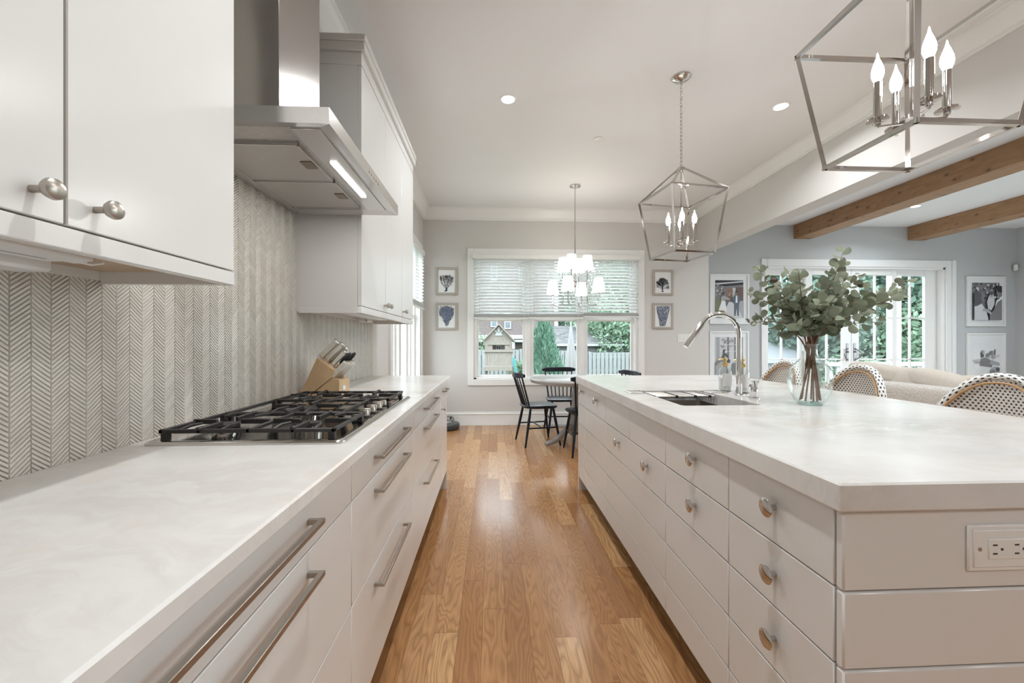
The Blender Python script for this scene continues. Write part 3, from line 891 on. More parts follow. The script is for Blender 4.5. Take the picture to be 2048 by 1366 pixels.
# over-sink drying rack: rods between two wire frames whose ends hook on the marble
t = thing('drying_rack', 'steel roll-up drying rack hooked across the far end of the sink', 'rack', (1.0, 2.12, .905))
m = MB()
for k in range(7):
    y = 2.075 + k*.024
    m.tube([(SX0+.004, y, .901), (SX1-.004, y, .901)], .0045, 8)
m.obj('rods', M['steel'], t)
for x in (SX0+.03, SX0+.15, SX0+.25, SX1-.03):
    m = MB(); m.box(x-.006, x+.006, 2.065, 2.228, .894, .9065, .001); m.obj('rod_strip', M['black_plastic'], t)
for sx, xe, xi in ((-1, .735, SX0+.01), (1, 1.255, SX1-.01)):
    m = MB()
    for y in (2.10, 2.20):
        m.tube([(xi, y, .899), (xi+sx*.012, y, .9165), (xe, y, .9165)], .0024, 6)
    m.tube([(xe, 2.10, .9165), (xe, 2.20, .9165)], .0024, 6)
    m.obj('hook_frame', M['chrome'], t)

# faucet
t = thing('faucet', 'tall chrome gooseneck faucet with pull-down head behind the sink', 'faucet', (1.268, 2.017, .914))
fx, fy = 1.268, 2.017
m = MB(); m.lathe([(.028, 0), (.028, .004), (.026, .007), (.016, .009)], (fx, fy, .914), 28); m.obj('base_plate', M['chrome'], t)
m = MB(); m.cyl((fx, fy, .92), (fx, fy, 1.005), .0155, n=24); m.cyl((fx, fy, 1.005), (fx, fy, 1.009), .0165, n=24); m.obj('body', M['chrome'], t)
m = MB(); R = .105; cx_, cz_ = fx-R, 1.225
pts = [(fx, fy, 1.008), (fx, fy, 1.12)] + [(cx_+R*math.cos(PI*k/20), fy, cz_+R*math.sin(PI*k/20)) for k in range(0, 17)]
m.tube(pts, .0128, 16); m.obj('spout', M['chrome'], t)
a = PI*16/20; px_, pz_ = cx_+R*math.cos(a), cz_+R*math.sin(a); dx, dz = -math.sin(a), math.cos(a)
m = MB(); m.tube([(px_, fy, pz_), (px_+dx*.01, fy, pz_+dz*.01), (px_+dx*.10, fy, pz_+dz*.10), (px_+dx*.15, fy, pz_+dz*.15), (px_+dx*.153, fy, pz_+dz*.153)], [.0135, .0148, .0160, .0168, .014], 18); m.obj('spray_head', M['chrome'], t)
t = thing('tap_lever', 'short chrome lever handle standing beside the gooseneck faucet', 'tap handle', (1.273, 1.907, .914))
m = MB(); m.lathe([(.029, 0), (.029, .004), (.020, .006), (.018, .008)], (1.273, 1.907, .914), 24); m.obj('base_plate', M['chrome'], t)
m = MB(); m.lathe([(.018, .008), (.018, .032), (.0185, .033), (.018, .034), (.018, .055), (.012, .058), (.0, .058)], (1.273, 1.907, .914), 24); m.obj('body', M['chrome'], t)
m = MB(); m.prism([(-.017, .052), (.017, .045), (.012, .06), (.021, .084), (-.019, .084), (-.012, .066)], 'y', -.012, .012)
m.v = [(x+1.273, y+1.907, z+.914) for x, y, z in m.v]; m.obj('lever', M['chrome'], t)
m = MB(); m.lathe([(.019, 0), (.019, .004), (.013, .006), (.012, .009), (.0, .009)], (1.247, 2.105, .914), 20)
tag(m.obj('disposal_button', M['satin']), 'flat round nickel button set in marble left of the faucet', 'button')

# soap bottles
def soap(label, x, y, rz):
    t = thing('soap_bottle', label, 'bottle', (x, y, .914), rz, 'pair of clear pump bottles by the faucet', world=False)
    w, h = .034, .135
    prof = [(w*.96, 0.0), (w, .004), (w, h*.78), (w*.93, h*.86), (w*.72, h*.93), (.016, h*.97), (.014, h*1.02), (.014, h*1.05)]
    m = MB(); m.lathe(prof, (0, 0, 0), 24); m.obj('glass_body', M['bottle_glass'], t)
    m = MB(); m.lathe([(w*.85, .006), (w*.88, .012), (w*.88, .075), (.001, .075)], (0, 0, 0), 20); m.obj('liquid', M['bottle_label'], t)
    m = MB(); nn = 10
    for k in range(nn):
        a0_, a1_ = -PI/2-1.0+2.0*k/nn, -PI/2-1.0+2.0*(k+1)/nn; R = w+.0006
        m.quad((R*math.cos(a0_), R*math.sin(a0_), .03), (R*math.cos(a1_), R*math.sin(a1_), .03), (R*math.cos(a1_), R*math.sin(a1_), .10), (R*math.cos(a0_), R*math.sin(a0_), .10))
    lb = m.obj('label', M['bottle_label'], t)
    m = MB(); m.lathe([(.016, h*1.02), (.0165, h*1.05), (.0165, h*1.14), (.010, h*1.16), (.006, h*1.165), (.006, h*1.27), (.012, h*1.275), (.012, h*1.33), (.003, h*1.34), (.003, h*1.45), (.001, h*1.455)], (0, 0, 0), 18)
    m.tube([(0, 0, h*1.30), (-.02, 0, h*1.315), (-.042, 0, h*1.29)], .0045, 8); m.obj('pump', M['brass'], t)
    return t
soap('clear pump bottle behind the faucet, farther along the island', 1.296, 2.185, .1)
soap('clear pump bottle directly behind the faucet body', 1.345, 2.105, -.6)

# outlet on the island end
t = thing('outlet', 'white double outlet plate on the island end under the marble', 'outlet', (1.027, .76, .733))
m = MB(); m.box(.944, 1.110, .7545, .7605, .732, .824, .004); m.box(.953, 1.101, .752, .7555, .741, .815, .003); m.obj('cover_plate', M['white_plastic'], t)
m = MB(); m.box(.982, 1.072, .750, .753, .758, .798, .002); so = m.obj('receptacle', M['white_plastic'], t)
m = MB()
for cx_ in (1.004, 1.050):
    m.box(cx_-.014, cx_-.005, .7494, .7503, .785, .788); m.box(cx_-.014, cx_-.005, .7494, .7503, .768, .771)
    m.cyl((cx_+.005, .7494, .778), (cx_+.005, .7503, .778), .0028, n=10)
m.obj('slots', M['dark_slot'], so, smooth=False)
m = MB()
for cx_ in (.965, 1.089): m.cyl((cx_, .7512, .778), (cx_, .7525, .778), .004, n=12)
m.obj('screws', M['satin'], t)
# ------------------------------------------------------------------ gas cooktop
t = thing('gas_cooktop', 'five-burner stainless gas cooktop with black iron grates', 'cooktop', (-.66, 1.56, .914))
KX0, KX1, KY0, KY1 = -.928, -.402, 1.105, 2.012
m = MB(); Zc = .9145
def loop(d, z): return [(x, y, z) for x, y in rr(KX0+d, KX1-d, KY0+d, KY1-d, .022)]
L_ = [loop(0, Zc), loop(0, Zc+.003), loop(.006, Zc+.008), loop(.022, Zc+.0085), loop(.034, Zc+.003)]
n = len(L_[0]); v = [p for l in L_ for p in l]
f = [(q*n+k, q*n+(k+1) % n, (q+1)*n+(k+1) % n, (q+1)*n+k) for q in range(len(L_)-1) for k in range(n)] + [tuple(range((len(L_)-1)*n, len(L_)*n))]
m.add(v, f); m.obj('tray', M['tray'], t, fix=False)
def burner(x, y, r):
    b = MB(); z = Zc+.003
    b.lathe([(r*1.05, 0), (r*1.05, .006), (r*.8, .010), (r*.78, .016)], (x, y, z), 24)
    bo = b.obj('burner', M['nickel'], t)
    b = MB(); b.lathe([(r*.92, .016), (r*.95, .020), (r*.9, .026), (r*.3, .027), (.001, .027)], (x, y, z), 24)
    for k in range(18):
        a = 2*PI*k/18; b.box(x+r*.86*math.cos(a)-.002, x+r*.86*math.cos(a)+.002, y+r*.86*math.sin(a)-.002, y+r*.86*math.sin(a)+.002, z+.009, z+.018)
    b.obj('burner_cap', M['iron'], bo)
for (x, y, r) in ((-.80, 1.255, .036), (-.55, 1.265, .028), (-.70, 1.56, .05), (-.80, 1.862, .028), (-.55, 1.855, .036)): burner(x, y, r)
def grate(x0, x1, y0, y1, cx):
    g = MB(); zt = Zc+.036; h = .011; w = .0055
    g.box(x0, x1, y0, y0+2*w, zt-h, zt, .002); g.box(x0, x1, y1-2*w, y1, zt-h, zt, .002)
    g.box(x0, x0+2*w, y0, y1, zt-h, zt, .002); g.box(x1-2*w, x1, y0, y1, zt-h, zt, .002)
    ym = (y0+y1)/2; xm = (x0+x1)/2
    for x in cx:
        g.box(x-w, x+w, y0, ym-.035, zt-h, zt+.004, .002); g.box(x-w, x+w, ym+.035, y1, zt-h, zt+.004, .002)
        for s, e in ((-.12, -.035), (.035, .12)):
            xa, xb = max(x+s, x0), min(x+e, x1)
            if xb > xa: g.box(xa, xb, ym-w, ym+w, zt-h, zt+.004, .002)
        # round the bar ends over the frame
        g.box(x-w*1.3, x+w*1.3, y0-.003, y0+.014, zt-.004, zt+.006, .003); g.box(x-w*1.3, x+w*1.3, y1-.014, y1+.003, zt-.004, zt+.006, .003)
        for dx in (-.055, .055):
            xx = x+dx
            g.tube([(xx, y0+w, zt-.004), (xx, y0+.05, zt+.001), (x+dx*.75, ym-.055, zt+.002)], [.005, .005, .0035], 6)
            g.tube([(xx, y1-w, zt-.004), (xx, y1-.05, zt+.001), (x+dx*.75, ym+.055, zt+.002)], [.005, .005, .0035], 6)
    if len(cx) > 1: g.box(xm-w, xm+w, y0, y1, zt-h, zt, .002)
    for xx in (x0+.012, x1-.012):
        for yy in (y0+.012, y1-.012): g.box(xx-.009, xx+.009, yy-.009, yy+.009, Zc+.003, zt-.004, .002)
    g.obj('grate', M['iron'], t)
grate(-.905, -.435, 1.135, 1.398, (-.80, -.55))
grate(-.905, -.510, 1.405, 1.712, (-.70,))
grate(-.905, -.435, 1.719, 1.985, (-.80, -.55))
for y in (1.40, 1.482, 1.564, 1.646, 1.728):
    k = MB(); x = -.462; z = Zc+.003
    k.lathe([(.019, 0), (.019, .005), (.016, .006)], (x, y, z), 20)
    ko = k.obj('knob', M['black_plastic'], t)
    k = MB(); k.lathe([(.0175, .006), (.0175, .024), (.016, .027), (.001, .027)], (x, y, z), 20); k.box(x-.019, x+.019, y-.0055, y+.0055, z+.010, z+.031, .002)
    k.obj('knob_grip', M['satin'], ko)

# ------------------------------------------------------------------ knife block and its knives
A = math.radians(-11)
B_LOC = (-.968, 2.064, .914)
Mb = Matrix.Translation(B_LOC) @ Matrix.Rotation(A, 4, 'Z')     # local x = towards the aisle, y = towards the dining end
t = thing('knife_block', 'slanted pale beech knife block beyond the cooktop', 'knife block', B_LOC)
m = MB(Mb); m.prism([(.0, .0), (.045, .0), (.178, .098), (.186, .135), (.097, .193)], 'y', 0, .10)
m.obj('block_body', M['block_wood'], t)
m = MB(Mb); m.prism([(.055, .0), (.215, .0), (.215, .088), (.172, .094)], 'y', .004, .096); m.obj('front_rest', M['block_wood'], t)
m = MB(Mb); m.box(.2145, .2165, .030, .062, .030, .058, .001); po = m.obj('badge', M['satin'], t)
m = MB(Mb); m.box(.216, .2172, .033, .059, .033, .055, .0005); m.obj('badge_face', M['bottle_label'], po)
U = Vector((.72, 0, .69)).normalized()              # direction the knives point out
def knife(label, base, yl, length, w, th, group):
    o = Mb @ Vector((base[0], yl, base[1]))
    k = thing('kitchen_knife', label, 'knife', o, group=group)
    Ud = (Mb.to_3x3() @ U).normalized(); Nd = Mb.to_3x3() @ Vector((-.69, 0, .72)); Yd = Mb.to_3x3() @ Vector((0, 1, 0))
    L = Matrix.Translation(o) @ Matrix((Ud, Yd, Nd)).transposed().to_4x4()
    b = MB(L); b.box(-.006, .012, -th*.8, th*.8, -w*.62, w*.62, .002); b.obj('bolster', M['chrome'], k)
    b = MB(L); b.box(.012, length-.012, -th, -th*.25, -w/2, w/2, .003); b.box(.012, length-.012, th*.25, th, -w/2, w/2, .003); b.obj('handle', M['blade_white'], k)
    b = MB(L); b.box(.010, length-.010, -th*.24, th*.24, -w*.54, w*.54, .001); b.box(length-.016, length, -th*1.05, th*1.05, -w*.7, w*.58, .004); b.obj('tang', M['chrome'], k)
for (bx, bz, yl, ln, w, lab) in ((.098, .193, .025, .128, .028, 'largest ivory-handled knife, highest in the beech block'),
                                 (.123, .177, .035, .130, .026, 'ivory-handled knife second from the top of the beech block'),
                                 (.139, .167, .062, .115, .022, 'ivory-handled knife third from the top of the beech block'),
                                 (.158, .153, .030, .108, .020, 'ivory-handled knife just above the scissors in the block')):
    knife(lab, (bx, bz), yl, ln, w, .0085, 'large knives in the beech block')
for i in range(6):
    yl = .013 + i*.0145
    base = (.176, .102)
    o = Mb @ Vector((base[0], yl, base[1]))
    k = thing('steak_knife', 'slim ivory steak knife in the row slotted above the badge', 'knife', o, group='steak knives in the front of the block')
    Ud = (Mb.to_3x3() @ U).normalized(); Nd = Mb.to_3x3() @ Vector((-.69, 0, .72)); Yd = Mb.to_3x3() @ Vector((0, 1, 0))
    L = Matrix.Translation(o) @ Matrix((Ud, Yd, Nd)).transposed().to_4x4()
    b = MB(L); b.box(-.004, .098, -.0050, .0050, -.012, .016, .003); b.obj('handle', M['blade_white'], k)
    b = MB(L)
    for q in (.018, .045, .072): b.cyl((q, -.0056, .002), (q, .0056, .002), .0028, n=10)
    b.box(-.003, .1005, -.0012, .0012, -.0125, .0165); b.obj('rivets', M['chrome'], k)
o = Mb @ Vector((.170, .05, .125))
k = thing('kitchen_scissors', 'black-handled kitchen scissors between the knives in the block', 'scissors', o)
Ud = (Mb.to_3x3() @ U).normalized(); Nd = Mb.to_3x3() @ Vector((-.69, 0, .72)); Yd = Mb.to_3x3() @ Vector((0, 1, 0))
L = Matrix.Translation(o) @ Matrix((Ud, Yd, Nd)).transposed().to_4x4()
for s, yy in ((-1, -.012), (1, .012)):
    b = MB(L)
    b.tube([(0, yy*.3, .004), (.04, yy*.6, .004), (.062, yy*1.2, .004)], [.006, .007, .007], 8)
    b.tube([(.092+.034*math.cos(a_), yy*1.75+.015*math.sin(a_), .004) for a_ in [2*PI*q/16 for q in range(16)]], .0065, 8, closed=True)
    b.obj('handle_loop', M['black_plastic'], k)

# ------------------------------------------------------------------ glass vase and eucalyptus
VX, VY, VZ = 1.392, 1.702, .914
t = thing('glass_vase', 'big clear glass demijohn vase holding eucalyptus on the island', 'vase', (VX, VY, VZ))
outer = [(.001, .003), (.045, .0), (.060, .004), (.078, .022), (.094, .055), (.104, .095), (.1055, .120), (.100, .148), (.084, .170), (.058, .187), (.040, .200), (.032, .215), (.030, .235), (.0305, .255), (.034, .266)]
inner = [(.031, .266), (.0275, .255), (.027, .235), (.029, .216), (.037, .2025), (.056, .190), (.081, .173), (.0965, .148), (.102, .120), (.1005, .095), (.0905, .055), (.074, .024), (.055, .012), (.001, .014)]
VS = .80
outer = [(r*(VS if r > .04 else .92), z) for r, z in outer]; inner = [(r*(VS if r > .04 else .92), z) for r, z in inner]
m = MB(); m.lathe(outer + inner, (VX, VY, VZ), 40, cap=False); m.obj('glass_body', M['vase_glass'], t)
m = MB(); m.lathe([(.001, .004), (.037, .0015), (.046, .006), (.040, .0115), (.001, .0125)], (VX, VY, VZ), 32, cap=False)
m.obj('thick_base', glass('vase_base_glass', (.80, .90, .88), .9, .1), t)

rnd = random.Random(11)
def leaf(mb, p, d, nrm, size):
    """round eucalyptus leaf, slightly cupped, 10-gon fan with a short petiole"""
    d = Vector(d).normalized(); nrm = Vector(nrm); nrm = nrm - d*nrm.dot(d)
    if nrm.length < 1e-5: nrm = d.orthogonal()
    nrm.normalize(); s = d.cross(nrm)
    c = p + d*(size*.62)
    n = 12; el = rnd.uniform(.78, 1.0)
    v = [c + nrm*size*.05]
    for k in range(n):
        a = 2*PI*k/n
        ra = size*.5*(1 + .06*math.cos(3*a))
        v.append(c - d*math.cos(a)*ra*1.04 + s*math.sin(a)*ra*el + nrm*(.10*size*math.cos(a)**2 - .12*size*math.sin(a)**2))
    mb.add(v, [(0, 1+k, 1+(k+1) % n) for k in range(n)])
    mb.tube([p, p + d*size*.12], .0010, 4)
def stem(tip, label=None, dens=1.0, start=.34, sz=.058, bow=.02):
    base_a = rnd.uniform(0, 2*PI); rb = rnd.uniform(.030, .046)
    p0 = Vector((VX + rb*math.cos(base_a)*1.0, VY + rb*math.sin(base_a), VZ + .018))
    na = rnd.uniform(0, 2*PI); p1 = Vector((VX + .012*math.cos(na), VY + .012*math.sin(na), VZ + .235))
    tip = Vector(tip)
    if label is None:          # short cuttings resting in the neck
        p0 = p1 - (tip-p1).normalized()*.07 - Vector((0, 0, .02)); p0.x = VX + (p0.x-VX)*.3; p0.y = VY + (p0.y-VY)*.3
    k = thing('eucalyptus_stem', label or 'grey-green round-leaved eucalyptus stem in the middle of the vase bunch', 'eucalyptus stem', p0, group='eucalyptus stems in the glass vase')
    pts = []; N = 22
    d1 = (p1-p0).normalized()*.10 + Vector((0, 0, .10))
    for i in range(9): 
        q = i/8.0; pts.append(p0.lerp(p1, q))
    c1 = p1 + (p1-p0).normalized()*(tip-p1).length*.35 + Vector((0, 0, .03))
    c2 = p1.lerp(tip, .7) + Vector((0, 0, bow))
    for i in range(1, N+1):
        q = i/N
        pts.append((1-q)**3*p1 + 3*(1-q)**2*q*c1 + 3*(1-q)*q*q*c2 + q**3*tip)
    m = MB(); rads = [.0036]*9 + [.0036*(1-.78*i/N) for i in range(1, N+1)]
    m.tube(pts, rads, 6); so = m.obj('twig', M['branch'], k)
    m = MB(); up = pts[9:]
    cam_dir = Vector((0, 0, 1.19)) - Vector((VX, VY, 1.3)); cam_dir.normalize()
    ln = (tip-p1).length; cnt = max(6, int(ln*40*dens))
    for i in range(cnt):
        q = start + (1-start)*i/(cnt-1)
        fi = q*(len(up)-1); a = up[int(fi)]; b = up[min(int(fi)+1, len(up)-1)]; p = a.lerp(b, fi-int(fi)); ax = (b-a) if (b-a).length > 1e-6 else (up[-1]-up[-2])
        ax.normalize()
        ang = i*2.4 + rnd.uniform(-.4, .4)
        o = ax.orthogonal(); o.normalize(); o2 = ax.cross(o)
        side = o*math.cos(ang) + o2*math.sin(ang)
        d = side*rnd.uniform(.6, 1.0) + ax*rnd.uniform(.2, .8) + Vector((0, 0, rnd.uniform(-.25, .15)))
        nr = cam_dir*rnd.uniform(.1, 1.1) + Vector((rnd.uniform(-.7, .7), rnd.uniform(-.7, .7), rnd.uniform(.0, .9)))
        s_ = sz*(1.06 - .5*q)*rnd.uniform(.8, 1.15)
        leaf(m, p, d, nr, max(.022, s_))
    m.obj('leaves', M['euc'], k, angle=80, fix=False)
    return k
# tips given in metres from the vase axis: (right, away from the kitchen aisle, above the marble)
def T(x, y, z): return (VX+x, VY+y, VZ+z)
stem(T(.135, -.02, .665), 'tallest eucalyptus stem, its tip above all the others', 1.0)
stem(T(.505, .06, .555), 'longest eucalyptus stem reaching far out to the right', 1.0, .42, .062, -.03)
stem(T(.40, -.03, .50), 'eucalyptus stem just under the longest right-hand one', 1.1, .45, .06, -.03)
stem(T(-.275, .0, .49), 'eucalyptus stem reaching out farthest to the upper left', 1.0, .40, .05, .02)
stem(T(-.285, -.02, .355), 'low eucalyptus stem drooping out to the left', .8, .45, .045, .05)
stem(T(-.225, .02, .60), 'eucalyptus stem rising to the upper left beside a dark seed pod', 1.1)
stem(T(.265, .04, .58), 'eucalyptus stem rising to the upper right with a dark pod at its tip', 1.0, .4, .05)
stem(T(.27, -.05, .36), 'low eucalyptus stem spreading out to the right', 1.0, .4, .055, .03)
for (x, y, z) in ((-.13, -.10, .57), (-.04, .08, .60), (.05, -.10, .60), (-.18, -.04, .50), (.13, .06, .54), (.17, -.10, .49), (-.10, .12, .50), (.02, -.15, .50), (-.09, -.16, .44), (.10, -.16, .40), (-.14, -.10, .36), (.0, -.14, .38), (.16, .02, .42), (-.17, .10, .40)):
    stem(T(x, y, z), None, 1.25, .20, .06, .01)
for (x, y, z, lab) in ((-.20, -.05, .535, 'small dark seed pod among the upper left leaves'), (.268, .035, .53, 'small dark seed pod at the upper right of the bunch')):
    m = MB(); m.ball(T(x, y, z), (.017, .011, .011), 12, 8); tag(m.obj('seed_pod', M['gold_capsule']), lab, 'seed pod')
# ------------------------------------------------------------------ lantern pendants
def lantern(label, x, y, rz):
    t = thing('lantern_pendant', label, 'pendant light', (x, y, CE), rz, 'open cage lanterns over the island', world=False)
    nk = M['nickel']
    m = MB(); m.lathe([(.064, -.001), (.064, -.008), (.050, -.020), (.020, -.028), (.006, -.034)], (0, 0, 0), 28); m.tube([(.008*math.cos(a), 0, -.042+.010*math.sin(a)) for a in [2*PI*q/12 for q in range(12)]], .0018, 6, closed=True); m.obj('canopy', nk, t)
    m = MB(); zt = -.052; pitch = .0262; k = 0
    while zt - k*pitch > -.625:
        zc = zt - k*pitch - .012; r = []
        for q in range(14):
            a = 2*PI*q/14; u, w = .0078*math.cos(a), .0185*math.sin(a)
            r.append((u, 0, zc+w) if k % 2 else (0, u, zc+w))
        m.tube(r, .0019, 5, closed=True); k += 1
    m.obj('chain', nk, t)
    zh = -.655; z1 = 2.225-CE; z2 = 1.798-CE; h1, h2 = .209, .1525; bw = .0090
    m = MB(); m.tube([(.009*math.cos(a), 0, zh+.022+.009*math.sin(a)) for a in [2*PI*q/12 for q in range(12)]], .0022, 6, closed=True)
    m.lathe([(.006, .014), (.024, .010), (.024, .001), (.012, -.004), (.012, -.022), (.005, -.026)], (0, 0, zh), 20); m.cyl((0, 0, zh-.02), (0, 0, 1.90-CE-.01), .0055, n=12); m.obj('stem', nk, t)
    m = MB()
    T4 = [(h1, h1, z1), (-h1, h1, z1), (-h1, -h1, z1), (h1, -h1, z1)]; B4 = [(h2, h2, z2), (-h2, h2, z2), (-h2, -h2, z2), (h2, -h2, z2)]
    def bar(p, q):
        p, q = Vector(p), Vector(q); d = (q-p).normalized()
        m.tube([p - d*bw*.7, q + d*bw*.7], bw, 4, up=(0, 0, 1) if abs(d.z) < .8 else (-p.y, p.x, 0))
    for k in range(4):
        bar(T4[k], T4[(k+1) % 4]); bar(B4[k], B4[(k+1) % 4]); bar(T4[k], B4[k])
        a = Vector(T4[k]); bar(a, a*0 + Vector((a.x*.08, a.y*.08, zh-.002)))
    m.obj('cage', nk, t)
    zc = 1.90-CE
    m = MB(); m.lathe([(.006, .012), (.028, .008), (.030, -.002), (.022, -.010), (.004, -.016)], (0, 0, zc-.012), 20); m.obj('cluster_hub', nk, t)
    for k in range(4):
        a = math.radians(68) + k*PI/2 - rz; ax, ay = .086*math.cos(a), .086*math.sin(a)
        c = MB(); c.tube([(0, 0, zc-.02), (ax*.97, ay*.97, zc-.02), (ax, ay, zc-.012)], .0045, 6)
        c.lathe([(.009, -.014), (.009, .0), (.029, .001), (.029, .005), (.0115, .006), (.0112, .124), (.009, .126)], (ax, ay, zc), 20)
        co = c.obj('candle_arm', nk, t)
        b = MB(); b.lathe([(.008, .124), (.0115, .131), (.0155, .144), (.0163, .155), (.0147, .168), (.0095, .185), (.0042, .200), (.0020, .212), (.0006, .218)], (ax, ay, zc), 16); b.obj('candle_bulb', M['bulb'], co)
    return t
lantern('polished cage lantern hanging close by, cut by the top of the picture', 1.318, 1.205, 0.0)
lantern('whole polished cage lantern on a chain, over the far end of the island', 1.345, 2.81, math.radians(9))

# ------------------------------------------------------------------ dining chandelier
CHX, CHY = .998, 4.83
t = thing('chandelier', 'two-tier nickel chandelier with eight small lit shades over the dining table', 'chandelier', (CHX, CHY, CE), 0, world=False)
m = MB(); m.lathe([(.065, -.001), (.065, -.012), (.02, -.022), (.008, -.03)], (0, 0, 0), 28); m.obj('canopy', M['nickel'], t)
zh = 1.885-CE
m = MB(); m.cyl((0, 0, -.02), (0, 0, zh), .0065, n=12); m.lathe([(.009, -.50), (.009, -.53)], (0, 0, 0), 12); m.obj('downrod', M['nickel'], t)
m = MB(); m.lathe([(.006, .05), (.018, .04), (.020, .0), (.018, -.02), (.008, -.035), (.001, -.04)], (0, 0, zh), 18); m.obj('hub', M['nickel'], t)
for k in range(4):
    a = math.radians(62) + k*PI/2; ca, sa = math.cos(a), math.sin(a)
    r1, r2 = .15, .285; zu, zl, zb = 2.05-CE, 1.775-CE, 1.62-CE
    m = MB(); m.tube([(0, 0, zh), (r1*ca, r1*sa, zh)], .0045, 8)
    rm, rr_ = (r1+r2)/2, (r2-r1)/2
    pts = [(r1, zu+.01), (r1, zb+rr_)] + [(rm - rr_*math.cos(q*PI/12), zb+rr_ - rr_*math.sin(q*PI/12)) for q in range(1, 12)] + [(r2, zb+rr_), (r2, zl+.01)]
    m.tube([(u*ca, u*sa, z) for u, z in pts], .0055, 8)
    for (u, z) in ((r1, zu), (r2, zl)): m.lathe([(.006, -.02), (.016, -.012), (.016, -.006), (.010, 0), (.010, .05)], (u*ca, u*sa, z), 14)
    ao = m.obj('arm', M['nickel'], t)
    for (u, z) in ((r1, zu), (r2, zl)):
        s = MB(); s.lathe([(.078, 0), (.052, .165), (.0505, .165), (.0765, .0)], (u*ca, u*sa, z), 28, cap=False); s.lathe([(.001, .125), (.056, .125)], (u*ca, u*sa, z), 20, cap=False)
        s.obj('shade', M['shade'], ao)
pl = bpy.data.lights.new('chandelier_glow', 'POINT'); pl.energy = 5; pl.color = (1, .92, .83); pl.shadow_soft_size = .08
po = bpy.data.objects.new('chandelier_glow', pl); COL.objects.link(po); po.parent = t; po.location = (0, 0, 2.32-CE)

# ------------------------------------------------------------------ recessed downlights
def downlight(label, x, y, power=CAN_POWER, col=(.96, .98, 1.0)):
    t = thing('recessed_downlight', label, 'downlight', (x, y, CE), 0, 'recessed ceiling downlights', world=False)
    m = MB(); m.lathe([(.050, -.001), (.052, -.004), (.066, -.003), (.068, 0)], (0, 0, 0), 32, cap=False); m.obj('trim_ring', M['trim'], t)
    m = MB(); m.lathe([(.001, -.0012), (.050, -.0012)], (0, 0, 0), 28, cap=False); m.obj('lens', M['lens'], t, fix=False)
    l = bpy.data.lights.new('downlight_beam', 'AREA'); l.shape = 'DISK'; l.size = .095; l.energy = power; l.color = col; l.spread = math.radians(150)
    o = bpy.data.objects.new('downlight_beam', l); COL.objects.link(o); o.parent = t; o.location = (0, 0, -.006)
downlight('lit downlight in the kitchen ceiling above the aisle', .121, 3.13)
downlight('lit downlight in the kitchen ceiling, right of the far lantern', 2.31, 3.12)
downlight('lit downlight between the two cedar beams', 5.89, 5.33, 12, (.88, .95, 1))
for (x, y) in ((.121, .9), (.121, -1.4), (2.31, .9), (2.31, -1.4)):
    downlight('downlight in the kitchen ceiling behind or above the viewer', x, y)
for (x, y) in ((4.0, 4.2), (4.0, 1.2), (6.0, 2.4), (6.0, -.6), (7.9, 4.0), (7.9, 1.2)):
    downlight('downlight in the family room ceiling outside the picture', x, y, 13, (.88, .95, 1))
m = MB(); m.lathe([(.042, 0), (.042, -.004), (.036, -.007), (.001, -.008)], (.985, 3.70, CE-.0005), 24)
tag(m.obj('sprinkler_cover', M['white_plastic']), 'small blank white disc on the kitchen ceiling', 'ceiling cap')
